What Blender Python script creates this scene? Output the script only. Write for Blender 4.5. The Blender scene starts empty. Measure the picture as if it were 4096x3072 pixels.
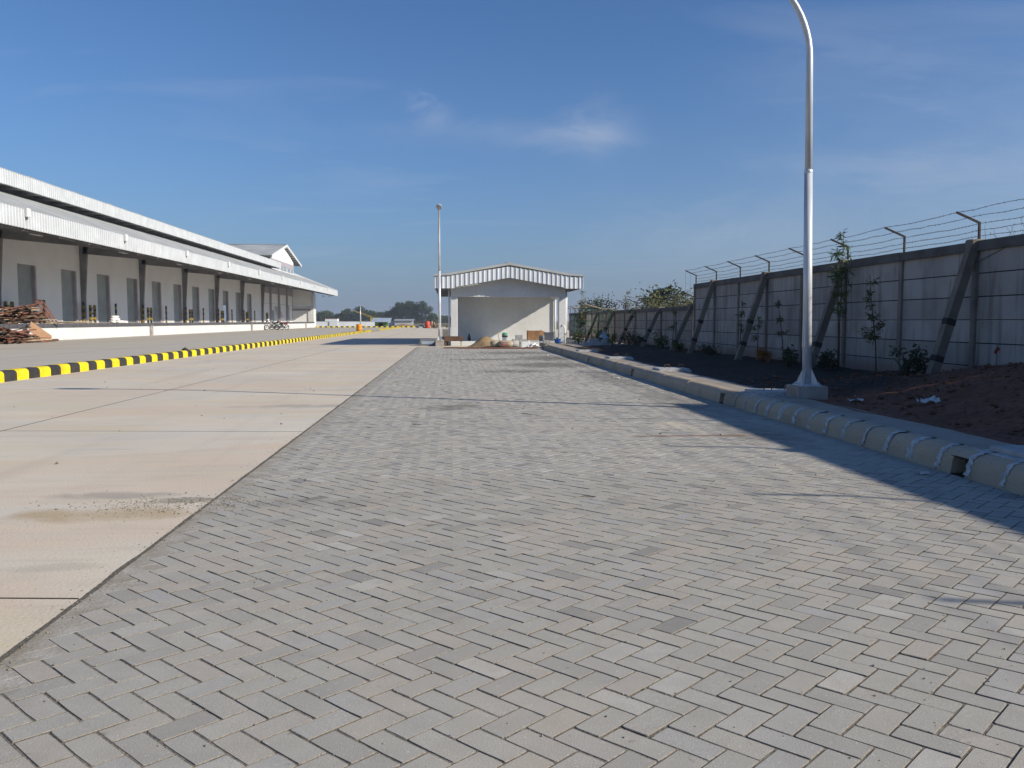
import bpy, math, random
from mathutils import Vector, Matrix, noise as mnoise

R = math.radians
rnd = random.Random(7)
sc = bpy.context.scene
COL = sc.collection

# ------------------------------------------------------------------ camera
PITCH, YAW, CAM_H = 4.319, 4.086, 1.3
cam_d = bpy.data.cameras.new('camera'); cam_d.sensor_width = 36.0
cam_d.lens = 36.0 * 3350 / 4096; cam_d.clip_end = 6000; cam_d.clip_start = 0.05
cam = bpy.data.objects.new('camera', cam_d); COL.objects.link(cam)
cam.location = (0, 0, CAM_H); cam.rotation_euler = (R(90 - PITCH), 0, R(-YAW))
sc.camera = cam

# ------------------------------------------------------------------ sun, sky, exposure
SUN_EL = 27.9
SUN_H = Vector((0.909, -0.416, 0)).normalized()          # towards the sun, on the ground
sd = bpy.data.lights.new('sun', 'SUN'); sd.energy = 5.0; sd.angle = R(0.53); sd.color = (1.0, 0.915, 0.77)
sun = bpy.data.objects.new('sun', sd); COL.objects.link(sun)
to_sun = (SUN_H * math.cos(R(SUN_EL)) + Vector((0, 0, math.sin(R(SUN_EL)))))
sun.rotation_euler = (-to_sun).to_track_quat('-Z', 'Y').to_euler(); sun.location = (40, -30, 40)

world = bpy.data.worlds.new('World'); sc.world = world; world.use_nodes = True
def build_world():
    nt = world.node_tree; nt.nodes.clear(); N = nt.nodes.new; L = nt.links.new
    out = N('ShaderNodeOutputWorld'); bg = N('ShaderNodeBackground'); L(bg.outputs[0], out.inputs[0])
    bg.inputs['Strength'].default_value = 0.105
    sky = N('ShaderNodeTexSky'); sky.sky_type = 'NISHITA'; sky.sun_disc = False
    sky.sun_elevation = R(SUN_EL); sky.sun_rotation = math.atan2(SUN_H.x, SUN_H.y)
    sky.altitude = 0; sky.air_density = 1.0; sky.dust_density = 0.6; sky.ozone_density = 1.5
    hs = N('ShaderNodeHueSaturation'); hs.inputs['Saturation'].default_value = 1.0
    hs.inputs['Value'].default_value = 1.0
    L(sky.outputs[0], hs.inputs['Color'])
    tint = N('ShaderNodeMixRGB'); tint.blend_type = 'MULTIPLY'; tint.inputs[0].default_value = 1.0
    L(hs.outputs[0], tint.inputs[1]); tint.inputs[2].default_value = (0.39, 0.61, 0.89, 1)
    tc = N('ShaderNodeTexCoord')
    sep = N('ShaderNodeSeparateXYZ'); L(tc.outputs['Generated'], sep.inputs[0])
    def m(op, a, b=None, c=None):
        n = N('ShaderNodeMath'); n.operation = op
        for i, v in enumerate((a, b, c)):
            if v is None: continue
            if hasattr(v, 'links'): L(v, n.inputs[i])
            else: n.inputs[i].default_value = v
        return n.outputs[0]
    zz = m('MAXIMUM', sep.outputs[2], 0.0)
    veil = m('POWER', 2.718, m('MULTIPLY', zz, -9.0))            # blue-grey haze towards the horizon, the same all the way round
    hz = N('ShaderNodeMixRGB'); L(m('MULTIPLY', veil, 0.95), hz.inputs[0]); L(tint.outputs[0], hz.inputs[1]); hz.inputs[2].default_value = (1.62, 1.99, 2.95, 1)
    den = m('ADD', zz, 0.12)
    u = m('DIVIDE', sep.outputs[0], den); v = m('DIVIDE', sep.outputs[1], den)
    cmb = N('ShaderNodeCombineXYZ'); L(u, cmb.inputs[0]); L(v, cmb.inputs[1])
    mp = N('ShaderNodeMapping'); mp.inputs['Scale'].default_value = (0.55, 1.5, 1); mp.inputs['Rotation'].default_value = (0, 0, R(-9))
    L(cmb.outputs[0], mp.inputs[0])
    n1 = N('ShaderNodeTexNoise'); n1.inputs['Scale'].default_value = 1.1; n1.inputs['Detail'].default_value = 9
    n1.inputs['Roughness'].default_value = 0.56; n1.inputs['Distortion'].default_value = 1.1
    L(mp.outputs[0], n1.inputs['Vector'])
    r1 = N('ShaderNodeMapRange'); r1.inputs[1].default_value = 0.54; r1.inputs[2].default_value = 0.92; L(n1.outputs[0], r1.inputs[0])
    thin = m('MULTIPLY', r1.outputs[0], 0.30)
    # two high wisps, ragged by noise, each round one direction of the sky
    n2 = N('ShaderNodeTexNoise'); n2.inputs['Scale'].default_value = 7.5; n2.inputs['Detail'].default_value = 8
    n2.inputs['Roughness'].default_value = 0.62; n2.inputs['Distortion'].default_value = 1.6
    mp2 = N('ShaderNodeMapping'); mp2.inputs['Scale'].default_value = (1, 1, 2.4); mp2.inputs['Rotation'].default_value = (0, R(12), 0); L(tc.outputs['Generated'], mp2.inputs[0]); L(mp2.outputs[0], n2.inputs['Vector'])
    tot = thin
    for (az, el, wa, we, k) in ((10.3, 12.3, 1.7, 1.5, .42), (7.6, 11.8, 4.0, .6, .30), (-1.4, 13.6, 1.1, .8, .40), (1.5, 12.5, 7.0, .7, .16), (34, 8, 12, 5, .36), (18, 5, 9, 2.4, .26), (24, 15, 5, 1.6, .12)):
        d = Vector((math.sin(R(az)) * math.cos(R(el)), math.cos(R(az)) * math.cos(R(el)), math.sin(R(el))))
        side = Vector((d.y, -d.x, 0)).normalized(); up = side.cross(d) * -1
        vm = N('ShaderNodeVectorMath'); vm.operation = 'DOT_PRODUCT'; L(tc.outputs['Generated'], vm.inputs[0]); vm.inputs[1].default_value = side
        vn = N('ShaderNodeVectorMath'); vn.operation = 'DOT_PRODUCT'; L(tc.outputs['Generated'], vn.inputs[0]); vn.inputs[1].default_value = up
        vf = N('ShaderNodeVectorMath'); vf.operation = 'DOT_PRODUCT'; L(tc.outputs['Generated'], vf.inputs[0]); vf.inputs[1].default_value = d
        wob = m('MULTIPLY', m('SUBTRACT', n2.outputs[0], 0.5), 0.06)
        a = m('DIVIDE', m('ADD', vm.outputs['Value'], wob), math.sin(R(wa)))
        b = m('DIVIDE', m('ADD', vn.outputs['Value'], wob), math.sin(R(we)))
        q = m('ADD', m('MULTIPLY', a, a), m('MULTIPLY', b, b))
        e = m('POWER', 2.718, m('MULTIPLY', q, -1.0))
        e = m('MULTIPLY', e, m('GREATER_THAN', vf.outputs['Value'], 0.0))
        e = m('MULTIPLY', e, m('MULTIPLY', m('ADD', n2.outputs[0], 0.1), k))
        tot = m('ADD', tot, e)
    # low haze veil towards the horizon, all the way round
    tot = m('MINIMUM', tot, 0.75)
    mix = N('ShaderNodeMixRGB'); L(tot, mix.inputs[0]); L(hz.outputs[0], mix.inputs[1])
    mix.inputs[2].default_value = (3.9, 4.3, 5.2, 1)
    L(mix.outputs[0], bg.inputs['Color'])
build_world()
sc.view_settings.view_transform = 'Standard'; sc.view_settings.look = 'None'
sc.view_settings.gamma = 1.0; sc.view_settings.use_curve_mapping = False
sc.view_settings.exposure = 0.3

# ------------------------------------------------------------------ helpers
def srgb(r, g, b):
    f = lambda c: c / 12.92 if c <= .04045 else ((c + .055) / 1.055) ** 2.4
    return (f(r / 255), f(g / 255), f(b / 255))

class MB:
    """collects faces; build() links them as one mesh object"""
    def __init__(s): s.v = []; s.f = []; s.mi = []; s.sm = []
    def add(s, vs, fs, mi=0, smooth=False):
        o = len(s.v); s.v += [tuple(p) for p in vs]
        for f in fs: s.f.append([i + o for i in f]); s.mi.append(mi); s.sm.append(smooth)
        return s
    def box(s, x0, x1, y0, y1, z0, z1, mi=0, M=None):
        vs = [Vector(p) for p in ((x0,y0,z0),(x1,y0,z0),(x1,y1,z0),(x0,y1,z0),(x0,y0,z1),(x1,y0,z1),(x1,y1,z1),(x0,y1,z1))]
        if M: vs = [M @ p for p in vs]
        return s.add(vs, [(0,3,2,1),(4,5,6,7),(0,1,5,4),(1,2,6,5),(2,3,7,6),(3,0,4,7)], mi)
    def bbox(s, x0, x1, y0, y1, z0, z1, b=.01, mi=0, M=None):
        """box with chamfered top and vertical edges"""
        def ring(d, z): return [Vector(p) for p in ((x0+d,y0+d+b,z),(x0+d+b,y0+d,z),(x1-d-b,y0+d,z),(x1-d,y0+d+b,z),(x1-d,y1-d-b,z),(x1-d-b,y1-d,z),(x0+d+b,y1-d,z),(x0+d,y1-d-b,z))]
        vs = ring(0, z0) + ring(0, z1-b) + ring(b, z1)
        if M: vs = [M @ p for p in vs]
        fs = [tuple(range(7,-1,-1)), tuple(range(16,24))]
        for k in (0, 8):
            fs += [(k+i, k+(i+1)%8, k+8+(i+1)%8, k+8+i) for i in range(8)]
        return s.add(vs, fs, mi)
    def beam(s, a, b, w, h, up=(0,0,1), mi=0, w2=None, h2=None):
        a = Vector(a); b = Vector(b); d = (b - a).normalized(); up = Vector(up)
        if abs(d.dot(up)) > .98: up = Vector((1,0,0))
        sx = d.cross(up).normalized(); sy = sx.cross(d).normalized()
        w2 = w if w2 is None else w2; h2 = h if h2 is None else h2
        vs = []
        for p, ww, hh in ((a, w, h), (b, w2, h2)):
            for i, j in ((-1,-1),(1,-1),(1,1),(-1,1)): vs.append(p + sx*(i*ww/2) + sy*(j*hh/2))
        return s.add(vs, [(3,2,1,0),(4,5,6,7),(0,1,5,4),(1,2,6,5),(2,3,7,6),(3,0,4,7)], mi)
    def tube(s, pts, rad, n=10, mi=0, cap=True, smooth=True):
        pts = [Vector(p) for p in pts]; rads = rad if isinstance(rad, (list, tuple)) else [rad]*len(pts)
        vs = []; prev = None
        for i, p in enumerate(pts):
            d = (pts[min(i+1,len(pts)-1)] - pts[max(i-1,0)]).normalized()
            if prev is None:
                a = Vector((0,0,1)) if abs(d.z) < .9 else Vector((1,0,0))
                sx = d.cross(a).normalized()
            else: sx = (prev - d*prev.dot(d)).normalized()
            prev = sx; sy = d.cross(sx)
            for k in range(n):
                t = 2*math.pi*k/n; vs.append(p + (sx*math.cos(t) + sy*math.sin(t))*rads[i])
        fs = []
        for i in range(len(pts)-1):
            for k in range(n): fs.append((i*n+k, i*n+(k+1)%n, (i+1)*n+(k+1)%n, (i+1)*n+k))
        s.add(vs, fs, mi, smooth)
        if cap:
            o = len(s.v) - len(vs)
            s.f.append([o+k for k in range(n-1,-1,-1)]); s.mi.append(mi); s.sm.append(False)
            e = o + (len(pts)-1)*n
            s.f.append([e+k for k in range(n)]); s.mi.append(mi); s.sm.append(False)
        return s
    def lathe(s, prof, c=(0,0,0), n=20, mi=0, smooth=True, axis='z'):
        vs = []
        for r_, z in prof:
            for k in range(n):
                t = 2*math.pi*k/n; p = (r_*math.cos(t), r_*math.sin(t), z)
                if axis == 'x': p = (z, p[0], p[1])
                if axis == 'y': p = (p[0], z, p[1])
                vs.append((p[0]+c[0], p[1]+c[1], p[2]+c[2]))
        fs = [(i*n+k, i*n+(k+1)%n, (i+1)*n+(k+1)%n, (i+1)*n+k) for i in range(len(prof)-1) for k in range(n)]
        return s.add(vs, fs, mi, smooth)
    def prism(s, poly, a, b, axis='y', mi=0):
        """poly in the plane across the axis, extruded from a to b"""
        n = len(poly)
        def P(p, t): return {'y': (p[0], t, p[1]), 'x': (t, p[0], p[1]), 'z': (p[0], p[1], t)}[axis]
        vs = [P(p, a) for p in poly] + [P(p, b) for p in poly]
        fs = [tuple(range(n-1,-1,-1)), tuple(range(n, 2*n))] + [(i, (i+1)%n, n+(i+1)%n, n+i) for i in range(n)]
        return s.add(vs, fs, mi)
    def build(s, name, mat, parent=None, local=False, kind=None, fixn=False):
        me = bpy.data.meshes.new(name); off = Vector((0,0,0))
        if parent is not None and not local:
            p = parent
            while p is not None: off += p.location; p = p.parent
        vs = [tuple(Vector(p) - off) for p in s.v] if off.length else s.v
        me.from_pydata(vs, [], s.f)
        mats = mat if isinstance(mat, (list, tuple)) else [mat]
        for m_ in mats: me.materials.append(m_)
        me.polygons.foreach_set('material_index', s.mi); me.polygons.foreach_set('use_smooth', s.sm)
        me.validate(); me.update()
        if fixn:
            import bmesh
            bm = bmesh.new(); bm.from_mesh(me); bmesh.ops.recalc_face_normals(bm, faces=bm.faces); bm.to_mesh(me); bm.free()
        o = bpy.data.objects.new(name, me); COL.objects.link(o)
        if parent is not None: o.parent = parent
        if kind: o['kind'] = kind
        return o

def thing(name, label, cat, loc=(0,0,0), rz=0, group=None, kind=None):
    o = bpy.data.objects.new(name, None); COL.objects.link(o); o.empty_display_size = .2
    o.location = loc; o.rotation_euler = (0,0,rz)
    if label: o['label'] = label
    if cat: o['category'] = cat
    if group: o['group'] = group
    if kind: o['kind'] = kind
    return o
def tag(o, label, cat, group=None, kind=None):
    o['label'] = label; o['category'] = cat
    if group: o['group'] = group
    if kind: o['kind'] = kind
    return o
def struct(o, label):
    o['kind'] = 'structure'; o['label'] = label; return o
def copy_tree(o, parent=None):
    c = o.copy(); COL.objects.link(c); c.parent = parent
    for ch in list(o.children): copy_tree(ch, c)
    return c
def share(o, parent, loc=(0,0,0), rz=None, name=None):
    c = o.copy(); COL.objects.link(c); c.parent = parent; c.location = loc
    if rz is not None: c.rotation_euler = (0,0,rz)
    return c

# ------------------------------------------------------------------ materials
def mat(name, base, rough=.8, var=.12, scale=3., col2=None, bump=0., bscale=60., metal=0., spec=.35, rand=0., attr=False, detail=6., fine=0., fscale=90., stretch=None):
    """base colour mixed with col2 (or a shade of itself) by world-space noise, with a per-object or per-face shift and fine relief"""
    m = bpy.data.materials.new(name); m.use_nodes = True; nt = m.node_tree; N = nt.nodes.new; L = nt.links.new
    b = nt.nodes['Principled BSDF']; b.inputs['Roughness'].default_value = rough; b.inputs['Metallic'].default_value = metal
    b.inputs['Specular IOR Level'].default_value = spec
    geo = N('ShaderNodeNewGeometry'); vec = geo.outputs['Position']
    if stretch:
        mp = N('ShaderNodeMapping'); mp.inputs['Scale'].default_value = stretch; L(vec, mp.inputs[0]); vec = mp.outputs[0]
    no = N('ShaderNodeTexNoise'); no.inputs['Scale'].default_value = scale; no.inputs['Detail'].default_value = detail; L(vec, no.inputs['Vector'])
    mr = N('ShaderNodeMapRange'); mr.inputs[1].default_value = .32; mr.inputs[2].default_value = .68; L(no.outputs[0], mr.inputs[0])
    c2 = col2 or tuple(c*(1-2*var) for c in base); c1 = base if col2 else tuple(min(1, c*(1+var*.6)) for c in base)
    mx = N('ShaderNodeMixRGB'); L(mr.outputs[0], mx.inputs[0]); mx.inputs[1].default_value = (*c1,1); mx.inputs[2].default_value = (*c2,1)
    col = mx.outputs[0]
    if fine:
        nf = N('ShaderNodeTexNoise'); nf.inputs['Scale'].default_value = fscale; nf.inputs['Detail'].default_value = 3; L(geo.outputs['Position'], nf.inputs['Vector'])
        mf = N('ShaderNodeMapRange'); mf.inputs[1].default_value = .3; mf.inputs[2].default_value = .7; mf.inputs[3].default_value = 1-fine; mf.inputs[4].default_value = 1+fine; L(nf.outputs[0], mf.inputs[0])
        mm = N('ShaderNodeMixRGB'); mm.blend_type = 'MULTIPLY'; mm.inputs[0].default_value = 1; L(col, mm.inputs[1]); L(mf.outputs[0], mm.inputs[2]); col = mm.outputs[0]
    if rand:
        if attr:
            at = N('ShaderNodeAttribute'); at.attribute_name = 'shade'; src = at.outputs['Fac']
        else:
            oi = N('ShaderNodeObjectInfo'); src = oi.outputs['Random']
        hv = N('ShaderNodeMapRange'); hv.inputs[3].default_value = 1-rand; hv.inputs[4].default_value = 1+rand; L(src, hv.inputs[0])
        mm = N('ShaderNodeMixRGB'); mm.blend_type = 'MULTIPLY'; mm.inputs[0].default_value = 1; L(col, mm.inputs[1]); L(hv.outputs[0], mm.inputs[2]); col = mm.outputs[0]
    L(col, b.inputs['Base Color'])
    if bump:
        nb = N('ShaderNodeTexNoise'); nb.inputs['Scale'].default_value = bscale; nb.inputs['Detail'].default_value = 5; L(geo.outputs['Position'], nb.inputs['Vector'])
        bp = N('ShaderNodeBump'); bp.inputs['Strength'].default_value = bump; bp.inputs['Distance'].default_value = .01; L(nb.outputs[0], bp.inputs['Height']); L(bp.outputs[0], b.inputs['Normal'])
    m['col'] = 1
    return m

class G:
    """small node-graph helper for the ground materials"""
    def __init__(s, name, rough=.85):
        s.m = bpy.data.materials.new(name); s.m.use_nodes = True; s.nt = s.m.node_tree; s.b = s.nt.nodes['Principled BSDF']
        s.b.inputs['Roughness'].default_value = rough; s.b.inputs['Specular IOR Level'].default_value = .3
        s.geo = s.N('ShaderNodeNewGeometry'); s.pos = s.geo.outputs['Position']
    def N(s, t): return s.nt.nodes.new(t)
    def L(s, a, b): s.nt.links.new(a, b)
    def noise(s, scale, detail=6, stretch=None, dist=0., lo=.3, hi=.7, rough=.5, off=(0,0,0)):
        v = s.pos; mp = s.N('ShaderNodeMapping'); mp.inputs['Scale'].default_value = stretch or (1,1,1); mp.inputs['Location'].default_value = off; s.L(v, mp.inputs[0])
        n = s.N('ShaderNodeTexNoise'); n.inputs['Scale'].default_value = scale; n.inputs['Detail'].default_value = detail; n.inputs['Distortion'].default_value = dist; n.inputs['Roughness'].default_value = rough
        s.L(mp.outputs[0], n.inputs['Vector'])
        mr = s.N('ShaderNodeMapRange'); mr.inputs[1].default_value = lo; mr.inputs[2].default_value = hi; s.L(n.outputs[0], mr.inputs[0]); return mr.outputs[0]
    def math(s, op, a, b=None):
        n = s.N('ShaderNodeMath'); n.operation = op
        for i, v in enumerate((a, b)):
            if v is None: continue
            if hasattr(v, 'links'): s.L(v, n.inputs[i])
            else: n.inputs[i].default_value = v
        return n.outputs[0]
    def mix(s, fac, a, b, mode='MIX'):
        n = s.N('ShaderNodeMixRGB'); n.blend_type = mode
        for i, v in enumerate((fac, a, b)):
            if hasattr(v, 'links'): s.L(v, n.inputs[i])
            elif i == 0: n.inputs[0].default_value = v
            else: n.inputs[i].default_value = (*v, 1)
        return n.outputs[0]
    def blob(s, c, rx, ry, strength=1., ragged=.9, nscale=2.5):
        """a stain with its own ragged outline round the point c"""
        sp = s.N('ShaderNodeSeparateXYZ'); s.L(s.pos, sp.inputs[0])
        dx = s.math('DIVIDE', s.math('SUBTRACT', sp.outputs[0], c[0]), rx); dy = s.math('DIVIDE', s.math('SUBTRACT', sp.outputs[1], c[1]), ry)
        q = s.math('ADD', s.math('MULTIPLY', dx, dx), s.math('MULTIPLY', dy, dy))
        n = s.noise(nscale, 7, lo=0, hi=1, dist=.6, off=(c[0]*3, c[1], 0))
        q = s.math('ADD', q, s.math('MULTIPLY', s.math('SUBTRACT', n, .5), -3*ragged))
        mr = s.N('ShaderNodeMapRange'); mr.inputs[1].default_value = 1.0; mr.inputs[2].default_value = .1; s.L(q, mr.inputs[0])
        return s.math('MULTIPLY', mr.outputs[0], strength)
    def bump(s, scale, strength, dist=.01, extra=None):
        n = s.noise(scale, 6, lo=0, hi=1)
        bp = s.N('ShaderNodeBump'); bp.inputs['Strength'].default_value = strength; bp.inputs['Distance'].default_value = dist
        s.L(n, bp.inputs['Height']); s.L(bp.outputs[0], s.b.inputs['Normal'])
    def done(s, col): s.L(col, s.b.inputs['Base Color']); return s.m

def concrete_mat():
    g = G('concrete_yard_slabs', .82)
    a = g.noise(.35, 8, lo=.35, hi=.65, off=(3,1,0)); b = g.noise(.6, 8, (.5, 1.3, 1), .8, .42, .64)
    col = g.mix(a, (.63, .565, .455), (.535, .49, .43))
    col = g.mix(g.math('MULTIPLY', b, .75), col, (.60, .475, .365))                 # reddish dust
    col = g.mix(g.math('MULTIPLY', g.noise(2.2, 9, (.35, 1.6, 1), 1.2, .50, .74, .6), .5), col, (.44, .375, .30))  # swept streaks
    col = g.mix(g.math('MULTIPLY', g.noise(.22, 5, lo=.55, hi=.72, off=(9,4,0)), .5), col, (.64, .61, .55))
    col = g.mix(g.blob((-2.35, 5.75), .62, .26, .75), col, (.40, .295, .165))
    col = g.mix(g.blob((-2.55, 6.35), .5, .16, .55), col, (.24, .225, .205))
    col = g.mix(g.blob((-1.95, 6.15), .28, .12, .8, 1.2, 7), col, (.17, .155, .135))
    col = g.mix(g.blob((-2.3, 12.9), 1.1, .3, .55), col, (.28, .245, .20))
    col = g.mix(g.blob((-2.15, 4.5), .35, .10, .35), col, (.30, .26, .2))
    col = g.mix(g.math('MULTIPLY', g.noise(.55, 8, (.3, 1.5, 1), 1.0, .52, .70, .55, (11,7,0)), .7), col, (.57, .495, .34))
    col = g.mix(g.math('MULTIPLY', g.noise(.7, 7, (.4, 1.2, 1), .7, .55, .72, .5, (2,17,0)), .7), col, (.51, .50, .465))
    col = g.mix(g.blob((-19, 40), 9, 1.7, .35, .7, .6), col, (.27, .255, .235))
    # the strip of yard in front of the dock is older and greyer
    sp = g.N('ShaderNodeSeparateXYZ'); g.L(g.pos, sp.inputs[0])
    mr = g.N('ShaderNodeMapRange'); mr.inputs[1].default_value = -9.5; mr.inputs[2].default_value = -9.8; g.L(sp.outputs[0], mr.inputs[0])
    col = g.mix(g.math('MULTIPLY', mr.outputs[0], .75), col, (.40, .375, .335))
    col = g.mix(g.math('MULTIPLY', g.noise(70, 3, lo=.3, hi=.7), .16), col, (.22, .2, .17))
    col = g.mix(g.math('MULTIPLY', g.noise(1.6, 5, (1.0, .05, 1), .2, .56, .70), .22), col, (.33, .30, .27))   # faint wheel tracks
    col = g.mix(g.noise(38, 3, lo=.70, hi=.74), col, (.16, .14, .12))               # specks of grit
    g.bump(48, .4, .008); return g.done(col)

def paver_mat(name, attr):
    g = G(name, .88)
    if attr:
        at = g.N('ShaderNodeAttribute'); at.attribute_name = 'shade'; src = at.outputs['Fac']
    else:
        oi = g.N('ShaderNodeObjectInfo'); src = oi.outputs['Random']
    cr = g.N('ShaderNodeValToRGB'); g.L(src, cr.inputs[0]); e = cr.color_ramp
    stops = [(0,(.235,.228,.214)),(.06,(.335,.323,.295)),(.25,(.40,.386,.344)),(.42,(.362,.352,.32)),(.6,(.415,.393,.343)),(.74,(.372,.369,.357)),(.86,(.422,.377,.32)),(.94,(.385,.375,.338)),(1,(.49,.47,.433))]
    e.elements[0].position = 0; e.elements[1].position = 1
    e.elements[0].color = (*stops[0][1],1); e.elements[1].color = (*stops[-1][1],1)
    for p, c in stops[1:-1]:
        q = e.elements.new(p); q.color = (*c,1)
    col = cr.outputs[0]
    col = g.mix(g.math('MULTIPLY', g.noise(7, 7, lo=.38, hi=.72, dist=.5), .42), col, (.30,.275,.24))
    col = g.mix(g.math('MULTIPLY', g.noise(3.1, 6, lo=.5, hi=.75, off=(4,9,0)), .38), col, (.47,.425,.365))
    col = g.mix(g.math('MULTIPLY', g.noise(230, 3, lo=.38, hi=.66), .42), col, (.18,.17,.155))
    col = g.mix(g.math('MULTIPLY', g.noise(.55, 7, lo=.48, hi=.72), .35), col, (.43,.385,.33))       # dust
    col = g.mix(g.math('MULTIPLY', g.noise(60, 4, lo=.62, hi=.70), .5), col, (.50,.48,.45))           # pale flecks
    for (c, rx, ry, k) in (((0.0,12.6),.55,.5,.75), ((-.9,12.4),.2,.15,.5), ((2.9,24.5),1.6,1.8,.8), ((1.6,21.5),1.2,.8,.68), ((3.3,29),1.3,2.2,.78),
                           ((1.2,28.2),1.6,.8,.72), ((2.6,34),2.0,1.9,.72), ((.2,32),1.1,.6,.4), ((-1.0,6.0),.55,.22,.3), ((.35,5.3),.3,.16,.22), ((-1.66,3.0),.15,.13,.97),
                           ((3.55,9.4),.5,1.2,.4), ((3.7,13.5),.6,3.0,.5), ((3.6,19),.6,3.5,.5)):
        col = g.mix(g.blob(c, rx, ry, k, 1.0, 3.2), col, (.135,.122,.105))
    col = g.mix(g.blob((2.75,10.2),.25,.42,.6), col, (.50,.44,.35))
    col = g.mix(g.blob((2.9,9.25),1.0,.10,.8,1.2,6), col, (.22,.14,.09))
    # wet brick-sand grit lying along some joints
    col = g.mix(g.noise(16, 5, (1,1,1), .5, .66, .72, .6), col, (.24,.22,.19))
    g.bump(190, .38, .004); return g.done(col)

def soil_mat():
    g = G('reddish_soil', .95)
    col = g.mix(g.noise(1.6, 8), (.14,.056,.032), (.21,.092,.055))
    col = g.mix(g.noise(14, 6, lo=.45, hi=.75), col, (.065,.030,.020))
    col = g.mix(g.noise(26, 4, lo=.68, hi=.72), col, (.22,.16,.12))
    sp = g.N('ShaderNodeSeparateXYZ'); g.L(g.pos, sp.inputs[0])
    yy = g.math('ADD', sp.outputs[1], g.math('MULTIPLY', g.noise(.5, 6, lo=0, hi=1), 4.0))
    mr = g.N('ShaderNodeMapRange'); mr.inputs[1].default_value = 13.5; mr.inputs[2].default_value = 15.0; g.L(yy, mr.inputs[0])
    dark = g.mix(g.noise(9, 6), (.016,.013,.011), (.034,.026,.02))
    col = g.mix(mr.outputs[0], col, dark)                                              # black compost spread further along the bed
    g.bump(24, .9, .03); return g.done(col)

def ground_mat():
    g = G('dry_ground', .95)
    col = g.mix(g.noise(.12, 8), (.16,.13,.085), (.10,.105,.05)); col = g.mix(g.noise(1.3, 6, lo=.5, hi=.8), col, (.2,.16,.11)); return g.done(col)

def walkway_mat(name, c1, c2, stain):
    g = G(name, .88)
    col = g.mix(g.noise(2.5, 8), c1, c2)
    col = g.mix(g.math('MULTIPLY', g.noise(1.1, 7, lo=.5, hi=.7, off=(5,5,0)), .7), col, stain)
    col = g.mix(g.noise(40, 4, lo=.66, hi=.72), col, (.10,.085,.07)); col = g.mix(g.math('MULTIPLY', g.noise(160, 3), .25), col, (.15,.14,.13))
    g.bump(70, .4, .006); return g.done(col)

def wall_panel_mat():
    g = G('precast_wall_panel', .9)
    oi = g.N('ShaderNodeObjectInfo')
    col = g.mix(oi.outputs['Random'], (.325,.305,.285), (.435,.415,.39))
    col = g.mix(g.math('MULTIPLY', g.noise(1.4, 8, lo=.42, hi=.7), .6), col, (.21,.19,.17))
    col = g.mix(g.math('MULTIPLY', g.noise(5, 7, (.25,1.3,.14), .4, .50, .72), .7), col, (.14,.12,.10))     # drip marks
    col = g.mix(g.math('MULTIPLY', g.noise(120, 3), .2), col, (.16,.15,.14))
    sp = g.N('ShaderNodeSeparateXYZ'); g.L(g.pos, sp.inputs[0])
    zz = g.math('ADD', sp.outputs[2], g.math('MULTIPLY', g.noise(1.7, 6, lo=0, hi=1), -.5))
    mr = g.N('ShaderNodeMapRange'); mr.inputs[1].default_value = .32; mr.inputs[2].default_value = -.05; g.L(zz, mr.inputs[0])
    col = g.mix(g.math('MULTIPLY', mr.outputs[0], .8), col, (.20,.13,.09))                                     # mud splashed on the foot of the wall
    g.bump(45, .35, .006); return g.done(col)

M = {}
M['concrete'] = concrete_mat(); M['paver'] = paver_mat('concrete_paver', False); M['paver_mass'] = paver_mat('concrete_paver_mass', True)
M['soil'] = soil_mat(); M['ground'] = ground_mat()
M['kerb'] = walkway_mat('kerb_concrete', (.50,.41,.295), (.43,.345,.245), (.33,.26,.18))
M['walk'] = walkway_mat('walkway_concrete', (.37,.335,.295), (.31,.27,.225), (.24,.17,.12))
M['paver_side'] = mat('soil_stained_paver_side', (.13,.11,.088), .95, .3, 25, col2=(.085,.073,.06), bump=.4)
M['paver_bevel'] = mat('worn_paver_bevel', (.25,.228,.195), .95, .3, 60, col2=(.20,.18,.155), bump=.4, fine=.35, fscale=150)
M['mortar'] = mat('pale_mortar', (.52,.52,.52), .9, .2, 20, bump=.4)
M['edge_mortar'] = mat('edge_mortar', (.36,.34,.31), .9, .22, 6, col2=(.25,.22,.17), bump=.35, bscale=40, fine=.2)
M['sand_joint'] = mat('joint_sand', (.10,.087,.072), .95, .3, 30, col2=(.24,.21,.17), bump=.6, bscale=120)
M['dark'] = mat('dark_cavity', (.012,.011,.010), .95)
M['subbase'] = mat('joint_filler', (.07,.063,.055), .95, .3, 8)
M['yellow'] = mat('yellow_kerb_paint', (.78,.60,.012), .55, .12, 4, fine=.08, bump=.15)
M['gyellow'] = mat('shaded_guard_yellow', (.34,.235,.03), .6, .2, 3)  # darker copy of the yellow, with the canopy shade put into its colour
M['black'] = mat('black_kerb_paint', (.026,.025,.024), .6, .2, 4, col2=(.045,.042,.038), bump=.2)
M['panel'] = wall_panel_mat()
M['post'] = mat('precast_post', (.23,.205,.18), .9, .2, 3, col2=(.15,.13,.115), bump=.3, rand=.15)
M['coping'] = mat('weathered_coping', (.125,.122,.118), .92, .3, 2.5, col2=(.075,.073,.07), bump=.4, bscale=30)
M['brace'] = mat('brace_concrete', (.225,.195,.155), .9, .2, 2.2, col2=(.14,.12,.10), bump=.35, rand=.12)
M['tar'] = mat('tarry_patch', (.035,.033,.033), .9)
M['arm'] = mat('rusted_angle_iron', (.042,.032,.032), .7, .3, 12, metal=.3)
M['wire'] = mat('barbed_wire_steel', (.10,.10,.11), .55, .2, 20, metal=.5)
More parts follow.
